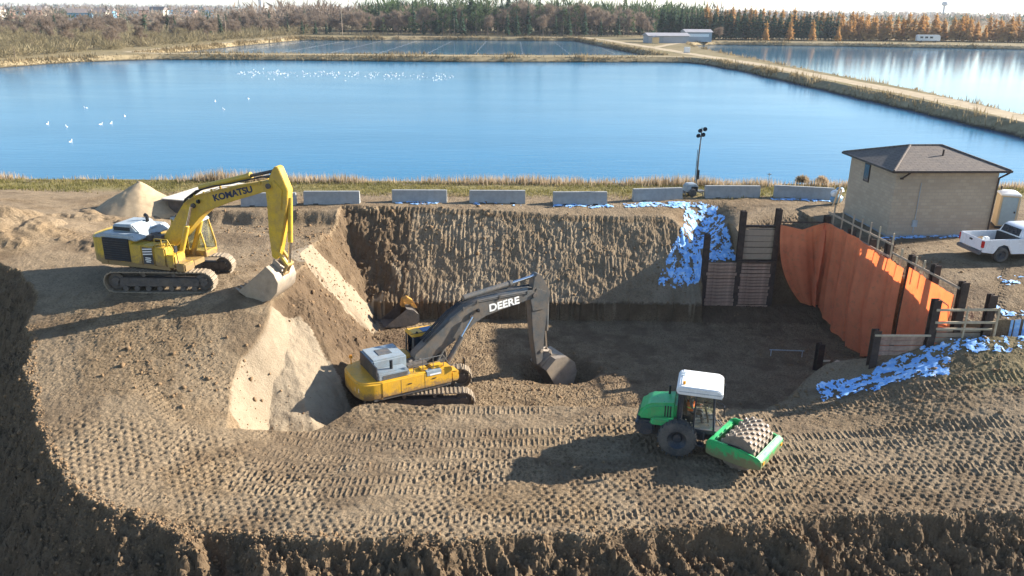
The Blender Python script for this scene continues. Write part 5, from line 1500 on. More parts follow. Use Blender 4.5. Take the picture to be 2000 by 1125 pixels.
# ------------------------------------------------------------------ concrete barriers
CONC = mat("grey_concrete", (0.30, 0.305, 0.30), .85, 0, .16, 2.5, .25, .15, (.33, .27, .2))
def barrier(a, b, label, tilt=0):
    a, b = Vector(a), Vector(b); c = (a + b) / 2; L = (b - a).length; ang = math.atan2(b.y - a.y, b.x - a.x)
    root_z = min(Z_AT(*a), Z_AT(*b), Z_AT(c.x, c.y + .3)) - .02
    o_ = empty("concrete_barrier", (c.x, c.y, root_z), ang)
    mb = MB(); mb.v, mb.f = [], []
    pr_ = [(-.02, 0), (.62, 0), (.62, .09), (.50, .28), (.43, .92), (.17, .92), (.10, .28), (-.02, .09)]
    vs = [(-L / 2, p[0], p[1]) for p in pr_] + [(L / 2, p[0], p[1]) for p in pr_]; n = len(pr_)
    mb.add(vs, [tuple(range(n)), tuple(range(2 * n - 1, n - 1, -1))] + [(i, (i + 1) % n, (i + 1) % n + n, i + n) for i in range(n)])
    mb.build("barrier_body", CONC, o_, None, .02)
    for x in (-1.1, 1.1):
        mb = MB(); mb.b6(x - .18, x + .18, -.024, .05, .005, .1); mb.build("lifting_slot", BLACK, o_)
    tag(o_, label, "barrier", "concrete barriers along the shore")
BAR = [((-19.0, 54.5), (-15.2, 54.75), "concrete barrier behind the arm of the yellow excavator, leftmost of the row"), ((-14.7, 54.9), (-10.8, 55.1), "concrete barrier just right of the yellow excavator arm"),
       ((-8.6, 55.7), (-4.7, 55.8), "concrete barrier third from the left with snow at its foot"), ((-3.1, 55.9), (.9, 56.0), "concrete barrier fourth from the left, middle of the row"),
       ((2.9, 56.1), (6.8, 56.3), "concrete barrier fifth from the left above the back bank"), ((8.8, 57.0), (12.5, 57.6), "concrete barrier just left of the light tower"),
       ((14.2, 57.9), (18.3, 58.0), "concrete barrier just right of the light tower"), ((19.3, 58.1), (23.4, 57.2), "concrete barrier slanting towards the brick hut, rightmost of the row")]
for a, b, lb in BAR: barrier(a, b, lb)

# ------------------------------------------------------------------ brick hut with hipped roof
def brick_material():
    m, nt, p, out = nodes_of("tan_brick")
    tc = nd(nt, "ShaderNodeTexCoord")
    sep = nd(nt, "ShaderNodeSeparateXYZ"); nt.links.new(tc.outputs["Object"], sep.inputs[0])
    cb_ = nd(nt, "ShaderNodeCombineXYZ"); nt.links.new(math_n(nt, 'ADD', sep.outputs[0], sep.outputs[1]), cb_.inputs[0]); nt.links.new(sep.outputs[2], cb_.inputs[1])
    br = nd(nt, "ShaderNodeTexBrick")
    br.inputs["Color1"].default_value = (.47, .375, .27, 1); br.inputs["Color2"].default_value = (.39, .305, .22, 1); br.inputs["Mortar"].default_value = (.35, .295, .235, 1)
    br.inputs["Scale"].default_value = 1.0; br.inputs["Mortar Size"].default_value = .016; br.inputs["Brick Width"].default_value = .40; br.inputs["Row Height"].default_value = .2
    nt.links.new(cb_.outputs[0], br.inputs["Vector"])
    f = noise_node(nt, tc.outputs["Object"], .8, 5, .6)
    c = mixc(nt, ramp(nt, f, [(.35, 0.0), (.7, .5)]), br.outputs["Color"], (.33, .26, .19))
    nt.links.new(c, p.inputs["Base Color"]); p.inputs["Roughness"].default_value = .9
    bump_n(nt, p, br.outputs["Fac"], -.4, .02)
    return m
def shingle_material():
    m, nt, p, out = nodes_of("roof_shingle")
    tc = nd(nt, "ShaderNodeTexCoord")
    br = nd(nt, "ShaderNodeTexBrick")
    br.inputs["Color1"].default_value = (.16, .125, .10, 1); br.inputs["Color2"].default_value = (.11, .09, .08, 1); br.inputs["Mortar"].default_value = (.05, .04, .035, 1)
    br.inputs["Scale"].default_value = 1.0; br.inputs["Mortar Size"].default_value = .02; br.inputs["Brick Width"].default_value = .45; br.inputs["Row Height"].default_value = .22
    nt.links.new(tc.outputs["Object"], br.inputs["Vector"])
    f = noise_node(nt, tc.outputs["Object"], 6, 5, .7)
    nt.links.new(mixc(nt, ramp(nt, f, [(.4, 0.0), (.7, .5)]), br.outputs["Color"], (.21, .17, .135)), p.inputs["Base Color"]); p.inputs["Roughness"].default_value = .9
    bump_n(nt, p, br.outputs["Fac"], -.5, .03)
    return m
BRICK, SHING = brick_material(), shingle_material()
hut = empty("brick_hut", (23.02, 47.55, -.05), R(3))
W_, D_, Hh = 6.35, 6.0, 4.2
mb = MB(); mb.b6(0, W_, 0, D_, -.2, Hh); wl_ = mb.build("wall", BRICK, hut)
mb = MB(); mb.b6(-.04, W_ + .04, -.04, D_ + .04, -.3, .16); mb.build("plinth", CONC, hut, None, .02)
e = .42; zr_ = Hh + .98
ro_v = [(-e, -e, Hh), (W_ + e, -e, Hh), (W_ + e, D_ + e, Hh), (-e, D_ + e, Hh), (2.2, D_ / 2, zr_), (4.25, D_ / 2, zr_)]
mb = MB(); mb.add(ro_v, [(0, 1, 5, 4), (1, 2, 5), (2, 3, 4, 5), (3, 0, 4), (3, 2, 1, 0)]); rf_ = mb.build("roof", SHING, hut)
for a, b in ((0, 4), (1, 5), (2, 5), (3, 4), (4, 5)):
    mb = MB(); mb.tube(Vector(ro_v[a]) + Vector((0, 0, .01)), Vector(ro_v[b]) + Vector((0, 0, .02)), .07, 6); mb.build("ridge_cap", SHING, rf_)
GUT = mat("dark_brown_metal", (.055, .04, .035), .45, .3, .2, 4)
for a, b in (((-e, -e), (W_ + e, -e)), ((W_ + e, -e), (W_ + e, D_ + e)), ((W_ + e, D_ + e), (-e, D_ + e)), ((-e, D_ + e), (-e, -e))):
    ang = math.atan2(b[1] - a[1], b[0] - a[0])
    mb = MB(); mb.box((0, 0, 0), (math.dist(a, b) + .1, .1, .13)); o = mb.build("gutter", GUT, hut, None, .015); o.location = ((a[0] + b[0]) / 2 + .05 * math.sin(ang), (a[1] + b[1]) / 2 - .05 * math.cos(ang), Hh - .05); o.rotation_euler = (0, 0, ang)
mb = MB(); mb.path([(W_ + .3, -.5, Hh - .1), (W_ - .02, -.1, Hh - .5), (W_ - .06, -.09, .25), (W_ - .02, -.3, .15)], .055, 8); mb.build("downspout", GUT, hut)
mb = MB(); mb.path([(.55, -.5, Hh - .1), (.32, -.1, Hh - .5)], .05, 8); mb.box((.32, -.08, Hh - .52), (.14, .14, .1)); mb.build("wall_lamp", GUT, hut)
mb = MB(); mb.b6(-.05, .06, 3.2, 3.95, 2.75, 3.95); wf = mb.build("window", GUT, hut, None, .015)
mb = MB(); mb.b6(-.065, -.048, 3.28, 3.87, 2.83, 3.87); mb.build("pane", DGLASS, wf)
mb = MB(); mb.b6(W_ + .01, W_ + .16, .3, .75, 1.2, 2.2); mb.b6(W_ + .01, W_ + .14, .4, .65, .6, 1.0); mb.build("meter_box", GRYP, hut, None, .02)
mb = MB(); mb.path([(1.6, -.03, .3), (1.6, -.03, 3.2), (1.6, -.03, 3.4)], .025, 6); mb.box((1.6, -.06, .9), (.3, .12, .4)); mb.build("conduit", GRYP, hut)
mb = MB(); mb.tube((3.6, 1.6, Hh + .3), (3.6, 1.6, Hh + .95), .06, 8); mb.build("roof_pipe", GUT, hut)
tag(hut, "tan brick hut with brown hipped roof behind the pile wall", "building")

# ------------------------------------------------------------------ portable toilet
TOIB = mat("tan_toilet_plastic", (.47, .38, .25), .5, 0, .06, 3); TOIS = mat("blue_grey_toilet_door", (.25, .33, .38), .5, 0, .08, 3); TOIR = mat("pale_toilet_roof", (.74, .74, .72), .45, 0, .05, 3)
tz = Z_AT(31.0, 50.2)
to = empty("portable_toilet", (31.5, 49.9, tz), R(-18))
mb = MB(); mb.b6(-.55, .55, -.57, .57, .08, 2.1); tb_ = mb.build("cabin", TOIB, to, None, .04)
mb = MB(); mb.b6(-.6, .6, -.62, .62, 0, .1); mb.build("skid", BLACK, to, None, .02)
mb = MB(); mb.b6(-.44, .44, -.60, -.565, .2, 2.0); dr_ = mb.build("door", TOIS, to, None, .02)
mb = MB(); mb.b6(.3, .38, -.63, -.6, 1.0, 1.12); mb.build("handle", BLACK, dr_)
mb = MB(); mb.b6(.565, .60, -.44, .44, .3, 1.95); mb.build("side_panel", TOIS, to, None, .02)
mb = MB(); mb.add([(-.6, -.62, 2.08), (.6, -.62, 2.08), (.6, .62, 2.08), (-.6, .62, 2.08), (-.6, -.62, 2.16), (.6, -.62, 2.16), (.6, .62, 2.16), (-.6, .62, 2.16), (-.3, -.35, 2.32), (.3, -.35, 2.32), (.3, .35, 2.32), (-.3, .35, 2.32)],
                [(0, 1, 5, 4), (1, 2, 6, 5), (2, 3, 7, 6), (3, 0, 4, 7), (4, 5, 9, 8), (5, 6, 10, 9), (6, 7, 11, 10), (7, 4, 8, 11), (8, 9, 10, 11), (3, 2, 1, 0)]); mb.build("roof", TOIR, to, None, .04)
mb = MB(); mb.tube((-.4, .4, 2.1), (-.4, .4, 2.5), .05, 10); mb.build("vent_pipe", BLACK, to)
tag(to, "tan and blue-grey portable toilet with pale roof right of the brick hut", "toilet")

# ------------------------------------------------------------------ white pickup truck
px0, py0 = 27.1, 42.7
tz = Z_AT(28.5, 43.4)
pk = empty("pickup_truck", (px0, py0 + .88, tz), R(6))
PW = mat("white_car_paint", (.74, .75, .77), .22, 0, .03, 2, 0, .08, spec=.6)
LEN = 4.6  # rear axle at x=0; tail at -1.25, nose at 4.65
def side_prof():
    return [(-1.22, .62), (-1.24, 1.32), (.92, 1.34), (.95, 1.36), (3.2, 1.36), (4.4, 1.26), (4.62, 1.0), (4.66, .6), (4.2, .5),
            (4.12, .62), (3.98, .92), (3.68, 1.02), (3.38, .92), (3.22, .62), (3.15, .48), (.55, .48), (.47, .62), (.3, .92), (0, 1.02), (-.3, .92), (-.47, .62), (-.55, .52)]
for s, nm in ((-1, "body_side"), (1, "body_side")):
    mb = MB(); mb.prism(side_prof(), s * .96 - .05, s * .96 + .05); mb.build(nm, PW, pk, None, .03)
mb = MB(); mb.b6(-1.15, .95, -.91, .91, .72, .80); mb.b6(.86, .95, -.91, .91, .8, 1.34); mb.build("bed", BLACK, pk)
mb = MB(); mb.b6(.95, 4.45, -.91, .91, .55, 1.2); mb.prism([(3.0, 1.2), (3.0, 1.36), (4.4, 1.27), (4.58, 1.0), (4.6, .6), (4.4, .6), (4.4, 1.2)], -.93, .93); mb.build("hood", PW, pk, None, .04)
mb = MB(); mb.b6(-1.29, -1.20, -.93, .93, .70, 1.32); tg = mb.build("tailgate", PW, pk, None, .03)
mb = MB(); mb.b6(-1.31, -1.285, -.12, .12, 1.1, 1.2); mb.build("handle", BLACK, tg)
mb = MB(); mb.b6(-1.42, -1.22, -.98, .98, .48, .68); mb.build("rear_bumper", mat("grey_bumper", (.16, .16, .17), .4, .4), pk, None, .04)
mb = MB(); mb.b6(4.6, 4.78, -.98, .98, .48, .72); mb.build("front_bumper", MATS["grey_bumper"], pk, None, .04)
for s in (-1, 1):
    mb = MB(); mb.b6(-1.30, -1.17, s * .96 - .075, s * .96 + .075, .88, 1.26); mb.build("tail_light", REDL, pk, None, .02)
    mb = MB(); mb.b6(4.55, 4.66, s * .75 - .16, s * .75 + .16, .86, 1.06); mb.build("headlight", LETW, pk, None, .02)
cabp = [(.95, 1.34), (1.12, 1.82), (1.35, 1.92), (2.6, 1.92), (2.85, 1.84), (3.45, 1.34)]
mb = MB()
v_ = []
for s, ins in ((-1, 0), (1, 0)):
    v_ += [(p[0], s * (.93 - (.16 if p[1] > 1.5 else 0)), p[1]) for p in cabp]
n = len(cabp)
mb.add(v_, [tuple(range(n)), tuple(range(2 * n - 1, n - 1, -1))] + [(i, i + n, (i + 1) % n + n, (i + 1) % n) for i in range(n)]); cbp = mb.build("cab", PW, pk, None, .05)
for s in (-1, 1):
    for pts_ in ([(1.2, 1.42), (1.32, 1.80), (1.98, 1.82), (1.98, 1.42)], [(2.08, 1.42), (2.08, 1.82), (2.65, 1.80), (3.18, 1.42)]):
        mb = MB(); mb.add([(p[0], s * (.945 - .16 * (p[1] - 1.34) / .5), p[1]) for p in pts_], [(0, 1, 2, 3)]); mb.build("side_window", DGLASS, cbp)
    mb = MB(); mb.b6(2.2, 2.4, s * .99 - .02, s * .99 + .02, 1.06, 1.1); mb.build("door_handle", BLACK, pk)
    mb = MB(); mb.box((3.05, s * 1.12, 1.45), (.12, .2, .22)); mb.build("mirror", BLACK, pk, None, .03)
mb = MB(); mb.add([(.975, -.74, 1.42), (.975, .74, 1.42), (1.10, .70, 1.80), (1.10, -.70, 1.80)], [(0, 3, 2, 1)]); mb.build("rear_window", DGLASS, cbp)
mb = MB(); mb.add([(3.40, -.76, 1.40), (3.40, .76, 1.40), (2.90, .68, 1.82), (2.90, -.68, 1.82)], [(0, 1, 2, 3)]); mb.build("windscreen", DGLASS, cbp)
for x in (0, 3.68):
    for s in (-1, 1):
        mb = MB(); mb.lathe([(.25, -.13), (.36, -.14), (.41, -.1), (.42, 0), (.41, .1), (.36, .14), (.25, .13)], (x, s * .86, .42), 'Y', 28); w_o = mb.build("wheel", RUBBER, pk, None, 0, 40)
        mb = MB(); mb.lathe([(0, .1 * s), (.06, .1 * s), (.08, .05 * s), (.2, .06 * s), (.25, .11 * s), (.26, -.1 * s)], (x, s * .86, .42), 'Y', 20); mb.build("rim", NAVY, w_o, None, 0, 40)
mb = MB(); mb.b6(-.9, 3.9, -.4, .4, .38, .55); mb.tube((0, -.85, .42), (0, .85, .42), .07); mb.tube((3.68, -.85, .42), (3.68, .85, .42), .07); mb.build("chassis", BLACK, pk)
mb = MB(); mb.b6(-1.02, -.72, -.78, -.5, .8, 1.42); mb.build("bed_bucket", LETW, pk, None, .05)
tag(pk, "white pickup truck parked in front of the brick hut, cut by the right edge", "truck")

# ------------------------------------------------------------------ light tower
lx, ly = 13.4, 58.9; tz = Z_AT(lx, ly)
lt = empty("light_tower", (lx, ly, tz), R(8))
mb = MB(); mb.b6(-.6, .35, -.38, .38, .3, .75); mb.prism([(-.55, .75), (-.45, .9), (.2, .9), (.32, .75)], -.36, .36); mb.build("generator_box", GRYP, lt, None, .04)
mb = MB(); mb.b6(-.2, .30, -.40, -.375, .34, .72); mb.build("side_grille", BLACK, lt)
mb = MB(); mb.b6(-.9, .9, -.3, .3, .25, .35); mb.tube((.9, 0, .3), (1.6, 0, .28), .05); mb.tube((-.8, -.9, .28), (-.8, .9, .28), .04); mb.tube((.5, -.9, .28), (.5, .9, .28), .04); mb.build("trailer_frame", DKGREY, lt)
for s in (-1, 1):
    mb = MB(); mb.lathe([(0, -.09), (.2, -.1), (.29, -.08), (.3, 0), (.29, .08), (.2, .1), (0, .09)], (-.15, s * .58, .29), 'Y', 20); mb.build("wheel", RUBBER, lt, None, 0, 40)
    for x in (-.8, .5):
        mb = MB(); mb.tube((x, s * .9, 0), (x, s * .9, .45), .03, 6); mb.build("jack", DKGREY, lt)
mb = MB(); mb.tube((.3, 0, .6), (.3, 0, 2.6), .07, 8); mb.tube((.3, 0, 2.6), (.34, 0, 3.8), .055, 8); mb.tube((.34, 0, 3.8), (.38, 0, 4.75), .04, 8); mb.tube((.16, 0, 1.0), (.2, 0, 3.4), .025, 6); mb.build("mast", DKGREY, lt, None, 0, 40)
mb = MB(); mb.b6(.28, .44, -.12, .12, 1.2, 1.9); mb.build("winch_box", BLACK, lt, None, .02)
mb = MB(); mb.tube((.38, 0, 4.1), (.38, 0, 5.0), .035, 6); mb.tube((.1, -.12, 4.35), (.66, .12, 4.35), .03, 6); mb.tube((.1, -.12, 4.75), (.66, .12, 4.75), .03, 6); hb_ = mb.build("lamp_bracket", BLACK, lt)
for x, z in ((.16, 4.38), (.50, 4.45), (.26, 4.74), (.60, 4.85)):
    mb = MB(); mb.lathe([(0, -.06), (.08, -.05), (.16, .06), (.16, .1), (0, .09)], (0, 0, 0), 'Y', 16)
    o = mb.build("floodlight", BLACK, lt, None, 0, 40); o.location = (x, -.05, z); o.rotation_euler = (R(35), 0, R(150 + 60 * (x - .4)))
tag(lt, "mobile light tower with four dark lamp heads standing among the barriers", "light tower")

# ------------------------------------------------------------------ heap of sand, flat trailer, sheeting, stake, shrubs
SAND = mat("pale_sand", (.40, .30, .19), .95, 0, .14, 3, .5, spec=.1)
gp = empty("sand_heap", (-25.6, 53.4, -.1))
na, nr = 72, 26; mb = MB(); vs = [(0, 0, 2.0)]
for r_ in range(1, nr + 1):
    for a_ in range(na):
        an = 2 * math.pi * a_ / na; rad = 3.0 * r_ / nr
        fx = rad * math.cos(an) * (1.05 + .12 * math.sin(2 * an)); fy = rad * math.sin(an) * .92
        z = 2.0 - .74 * rad + .22 * float(fbm(np.array([fx * .9]), np.array([fy * .9]), 501, 3)[0]) + .05 * float(fbm(np.array([fx * 5.]), np.array([fy * 5.]), 502, 2)[0]) - .12 * math.exp(-rad * 3)
        vs.append((fx + .35 * math.exp(-rad), fy, z - .15 * (r_ == nr)))
fs = [(0, 1 + a_, 1 + (a_ + 1) % na) for a_ in range(na)] + [(1 + (r_ - 1) * na + a_, 1 + r_ * na + a_, 1 + r_ * na + (a_ + 1) % na, 1 + (r_ - 1) * na + (a_ + 1) % na) for r_ in range(1, nr) for a_ in range(na)]
mb.add(vs, fs); mb.build("sand", SAND, gp, None, 0, 180)
tag(gp, "pointed heap of pale sand behind the yellow excavator", "sand heap")
DECK = mat("pale_deck_boards", (.66, .60, .50), .7, 0, .08, 2, .1)
ft = empty("flat_trailer", (-21.6, 55.2, Z_AT(-21.6, 55.2)), R(74))
mb = MB(); mb.b6(-3.0, 3.0, -1.22, 1.22, .80, .90); mb.build("trailer_chassis", UNDER, ft, None, .01)
for i in range(12):
    mb = MB(); mb.b6(-3.02 + i * .505, -3.02 + i * .505 + .49, -1.26, 1.26, .905, .965); mb.build("deck_board", DECK, ft, None, .006, seg=1)
for x in (-.7, .3):
    for s in (-1, 1):
        mb = MB(); mb.lathe([(0, -.12), (.22, -.13), (.37, -.1), (.38, 0), (.37, .1), (.22, .13), (0, .12)], (x, s * .98, .39), 'Y', 24); w_o = mb.build("wheel", RUBBER, ft, None, 0, 40)
        mb = MB(); mb.lathe([(0, s * .135), (.18, s * .138), (.2, s * .12)], (x, s * .98, .39), 'Y', 16); mb.build("rim", GRYP, w_o)
for x in (-2.6, 2.6):
    mb = MB(); mb.b6(x - .12, x + .12, -1.0, 1.0, -.05, .8); mb.build("trestle", UNDER, ft)
mb = MB(); mb.tube((3.0, -.6, .82), (4.3, 0, .6), .06); mb.tube((3.0, .6, .82), (4.3, 0, .6), .06); mb.build("tow_bar", UNDER, ft)
tag(ft, "flat trailer with pale deck behind the yellow boom beside the sand heap", "trailer")
shp = empty("sheeting_heap", (23.1, 56.0, Z_AT(23.1, 56.0)), R(20))
for i, (c, d, m_, rr) in enumerate((((0, 0, .35), (1.0, .7, .7), "blue_sheeting", .3), ((.25, .1, .9), (.8, .5, .35), "white_sheeting", -.4), ((-.35, -.1, .8), (.5, .5, .5), "white_sheeting", .6), ((-.1, -.3, 1.15), (.6, .35, .25), "blue_sheeting", .2))):
    m2 = mat(m_, (.16, .30, .44) if m_[0] == "b" else (.70, .73, .76), .45, 0, .25, 4, .3)
    mb = MB(); n1 = 12; pv = []
    for a_ in range(9):
        for b_ in range(n1):
            th, ph_ = math.pi * a_ / 8, 2 * math.pi * b_ / n1
            k = 1 + .3 * float(vnoise(np.array([a_ * 1.3 + i * 7]), np.array([b_ * 1.1]), 5)[0])
            pv.append((c[0] + d[0] / 2 * k * math.sin(th) * math.cos(ph_), c[1] + d[1] / 2 * k * math.sin(th) * math.sin(ph_), c[2] + d[2] / 2 * math.cos(th)))
    mb.add(pv, [(a_ * n1 + b_, (a_ + 1) * n1 + b_, (a_ + 1) * n1 + (b_ + 1) % n1, a_ * n1 + (b_ + 1) % n1) for a_ in range(8) for b_ in range(n1)]); mb.build("sheeting_fold", m2, shp, None, 0, 50)
mb = MB(); mb.box((-.45, -.45, .6), (.14, .06, 1.5), ry=.3); mb.box((-.2, -.5, .5), (.1, .05, 1.3), ry=.15); mb.build("board", LUMBER, shp)
tag(shp, "heap of blue and white sheeting with boards at the corner of the brick hut", "sheeting")
sk = empty("survey_stake", (20.1, 62.1, 0)); mb = MB(); mb.tube((0, 0, -.1), (0, 0, 1.1), .035, 6); mb.box((0, 0, 1.0), (.3, .03, .07)); mb.build("stake_post", GRYP, sk); tag(sk, "thin stake with crosspiece on the shore right of the light tower", "stake")
for x, y, s_, lb in ((23.2, 63.4, 1.0, "round tan shrub on the shore left of its twin"), (24.7, 63.2, .95, "round tan shrub on the shore right of its twin"), (28.0, 64.2, .8, "small orange-brown shrub beside the brick hut corner")):
    o_ = empty("round_shrub", (x, y, 0)); mb = MB(); mb.tube((0, 0, -.05), (0, 0, .5), .04, 5); mb.build("stem", BARK, o_)
    q = np.random.RandomState(int(x * 10)); n = 1500
    d = q.normal(size=(n, 3)); d /= np.linalg.norm(d, axis=1)[:, None]; d[:, 2] = np.abs(d[:, 2])
    p0 = d * (q.uniform(.1, .75, n)[:, None]) * s_ * .62 + np.array([0, 0, .15]); t_ = p0 + d * .22 * s_ + q.normal(size=(n, 3)) * .05
    sd = q.normal(size=(n, 3)) * .018
    tris_object("crown", np.stack([p0 - sd, p0 + sd, t_], 1), REED, None, o_); tag(o_, lb, "shrub")

# ------------------------------------------------------------------ odds and ends in the pit
stb = empty("pile_stub", (17.3, 41.2, Z_AT(17.3, 41.2) - .1), R(12)); h_pile(0, 0, 0, 1.75, stb); tag(stb, "short rusty pile stub standing in the shaded corner of the pit", "pile stub")
rod = empty("steel_rod", (16.2, 43.2, Z_AT(16.2, 43.2) + .06), R(-4)); mb = MB(); mb.tube((-1.0, 0, .35), (1.0, 0, .35), .03, 6); mb.tube((-.9, 0, -.2), (-.9, 0, .36), .025, 6); mb.tube((.9, 0, -.2), (.9, 0, .36), .025, 6); mb.build("rod_bar", GRYP, rod); tag(rod, "thin pale rod on short legs left of the pile stub", "rod")
for i, (x, y, a_, l_, m_, lb) in enumerate(((18.3, 41.6, 30, 1.1, LUMBER, "broken tan board lying behind the pile stub"), (18.0, 42.2, -35, .8, LUMBER, "short splintered board crossing a longer one by the pile stub"), (19.9, 40.6, 50, 1.6, GRYP, "pale pipe leaning on the soil below the large tarpaulin"), (18.9, 39.8, 80, 1.0, GRYP, "short pale pipe standing aslant near the pile stub"))):
    o_ = empty("board_piece" if m_ is LUMBER else "pipe_piece", (x, y, Z_AT(x, y) + .1), R(a_), 0, R(-14 if i < 2 else -38)); mb = MB()
    mb.box((0, 0, .1), (l_, .22, .05)) if m_ is LUMBER else mb.tube((-l_ / 2, 0, .1), (l_ / 2, 0, .1), .045, 8)
    mb.build("timber" if m_ is LUMBER else "pipe_length", m_, o_, None, .006 if m_ is LUMBER else 0); tag(o_, lb, "board" if m_ is LUMBER else "pipe")

# ------------------------------------------------------------------ clods of soil
CLOD = mat("soil_clod", (.215, .14, .078), .95, 0, .3, 6, .5, spec=.1)
def clods(name, n, fx, size):
    q = np.random.RandomState(61 + n); t = (1 + 5 ** .5) / 2
    iv = np.array([(-1, t, 0), (1, t, 0), (-1, -t, 0), (1, -t, 0), (0, -1, t), (0, 1, t), (0, -1, -t), (0, 1, -t), (t, 0, -1), (t, 0, 1), (-t, 0, -1), (-t, 0, 1)]) / 1.9
    fi = np.array([(0, 11, 5), (0, 5, 1), (0, 1, 7), (0, 7, 10), (0, 10, 11), (1, 5, 9), (5, 11, 4), (11, 10, 2), (10, 7, 6), (7, 1, 8), (3, 9, 4), (3, 4, 2), (3, 2, 6), (3, 6, 8), (3, 8, 9), (4, 9, 5), (2, 4, 11), (6, 2, 10), (8, 6, 7), (9, 8, 1)])
    x, y = fx(q, n); z = height(x, y); s = size(q, len(x))
    V = iv[None] * (1 + q.uniform(-.45, .45, (len(x), 12, 1))) * s[:, None, None] * q.uniform(.5, 1.25, (len(x), 1, 3))
    V = V + np.stack([x, y, z + s * .05], -1)[:, None, :]
    F = (fi[None] + (np.arange(len(x)) * 12)[:, None, None]).reshape(-1, 3)
    me = bpy.data.meshes.new(name); me.vertices.add(len(x) * 12); me.vertices.foreach_set("co", V.reshape(-1))
    me.loops.add(F.size); me.loops.foreach_set("vertex_index", F.reshape(-1).astype(np.int32)); me.polygons.add(len(F)); me.polygons.foreach_set("loop_start", np.arange(0, F.size, 3, dtype=np.int32)); me.update(calc_edges=True)
    tag(link_mesh(name, me, CLOD), kind="stuff")
def along(q, n):
    P = np.array(EDGE[5:18]); i = q.randint(0, len(P) - 1, n); t = q.uniform(0, 1, n)[:, None]; p = P[i] + (P[i + 1] - P[i]) * t; d = P[i + 1] - P[i]; nn = np.stack([d[:, 1], -d[:, 0]], -1); nn /= np.linalg.norm(nn, axis=1)[:, None]
    return (p + nn * (q.gamma(1.3, 1.0, n) - .35)[:, None]).T
clods("edge_clods", 9000, along, lambda q, n: np.clip(.02 + q.gamma(.8, .018, n), 0, .11))
def around(q, n):
    c = np.array([(-10, 40.5), (-12, 48), (-10.5, 51), (-4, 53), (4, 52), (11, 51), (14, 35), (20, 34), (0, 39), (4, 41), (-14.5, 33), (19.3, 42.5), (19.8, 44.5), (-18, 51.5), (-11, 43), (-11.5, 46)]); i = q.randint(0, len(c), n)
    return (c[i] + q.normal(size=(n, 2)) * np.array([2.2, 1.2])).T
clods("loose_clods", 4200, around, lambda q, n: np.clip(.02 + q.gamma(1.0, .024, n), 0, .16))
def benchy(q, n): return q.uniform(-20, 26, n), q.uniform(24, 34.5, n)
clods("bench_clods", 3000, benchy, lambda q, n: np.clip(.015 + q.gamma(.9, .012, n), 0, .08))
# ------------------------------------------------------------------ far things
def simple(name, label, cat, loc, rz=0, group=None):
    o = empty(name, loc, rz); tag(o, label, cat, group); return o
PALE = mat("pale_metal_siding", (.33, .35, .37), .6, 0, .08, .6); ROOFG = mat("grey_metal_roof", (.34, .32, .32), .5, 0, .1, .5)
s1 = simple("service_shed", "long grey shed with low roof at the head of the dike", "shed", (66, 364, 0), R(8))
mb = MB(); mb.b6(-9, 9, -4, 4, 0, 3.0); mb.build("wall", PALE, s1); mb = MB(); mb.prism([(-4.6, 3.0), (0, 4.2), (4.6, 3.0)], -9.5, 9.5); mb.build("roof", ROOFG, s1, Matrix.Rotation(R(90), 4, 'Z'))
mb = MB(); mb.b6(-5, -2.4, -4.06, -3.98, 0, 3.0); mb.build("door", SLATE, s1)
s2 = simple("service_shed", "taller grey shed with pale band right of the long shed", "shed", (83, 382, 0), R(5))
mb = MB(); mb.b6(-6, 6, -4, 4, 0, 4.2); mb.build("wall", PALE, s2); mb = MB(); mb.b6(-4.6, 4.6, -4.07, -3.98, 2.2, 3.4); mb.build("sign_band", WHITE, s2); mb = MB(); mb.prism([(-4.6, 4.2), (0, 5.4), (4.6, 4.2)], -6.5, 6.5); mb.build("roof", ROOFG, s2, Matrix.Rotation(R(90), 4, 'Z'))
s3 = simple("small_hut", "small cream hut with sunlit front before the long shed", "hut", (59.5, 352, 0))
mb = MB(); mb.b6(-1.3, 1.3, -1.3, 1.3, 0, 2.6); mb.build("wall", mat("cream_siding", (.72, .50, .25), .6), s3); mb = MB(); mb.prism([(-1.6, 2.6), (0, 3.3), (1.6, 2.6)], -1.6, 1.6); mb.build("roof", ROOFG, s3)
s4 = simple("white_cabinet", "white equipment cabinet beside the dike track", "cabinet", (57.5, 277, 0))
mb = MB(); mb.b6(-.9, .9, -.7, .7, .1, 1.8); mb.build("case", WHITE, s4, None, .05); mb = MB(); mb.b6(-1, 1, -.8, .8, 0, .12); mb.build("base", CONC, s4)
rv = simple("motorhome", "long white motorhome parked on the far shore before the larches", "motorhome", (196.5, 398, 0), R(-6))
mb = MB(); mb.prism([(-5.2, .7), (-5.2, 3.2), (-4.8, 3.45), (4.6, 3.45), (5.3, 3.0), (5.4, .7)], -1.2, 1.2); mb.build("body", WHITE, rv, None, .12)
for x in (-3.2, -1.0, 1.2): 
    mb = MB(); mb.b6(x - .7, x + .7, -1.23, -1.19, 1.9, 2.7); mb.build("window", DGLASS, rv)
for x in (-3.2, 3.4):
    mb = MB(); mb.lathe([(0, -1.25), (.45, -1.25), (.45, 1.25), (0, 1.25)], (x, 0, .45), 'Y', 16); mb.build("wheel", RUBBER, rv)
for i, (x, y, h_, lb) in enumerate(((-128, 372, 9.5, "slim pale pole at the left corner of the far pond"), (-87.8, 428, 13.5, "pole at the back of the far pond left of the wood"), (-31.6, 442, 8.5, "pole at the back of the far pond in front of the tall pines"), (26.6, 455, 9.0, "pole at the back of the far pond near its right corner"))):
    o_ = simple("utility_pole", lb, "pole", (x, y, 0)); mb = MB(); mb.tube((0, 0, 0), (0, 0, h_), .18, 8, .12); mb.build("post", SHEET, o_); mb = MB(); mb.b6(-.8, .8, -.06, .06, h_ - .7, h_ - .55); mb.build("crossarm", SHEET, o_)
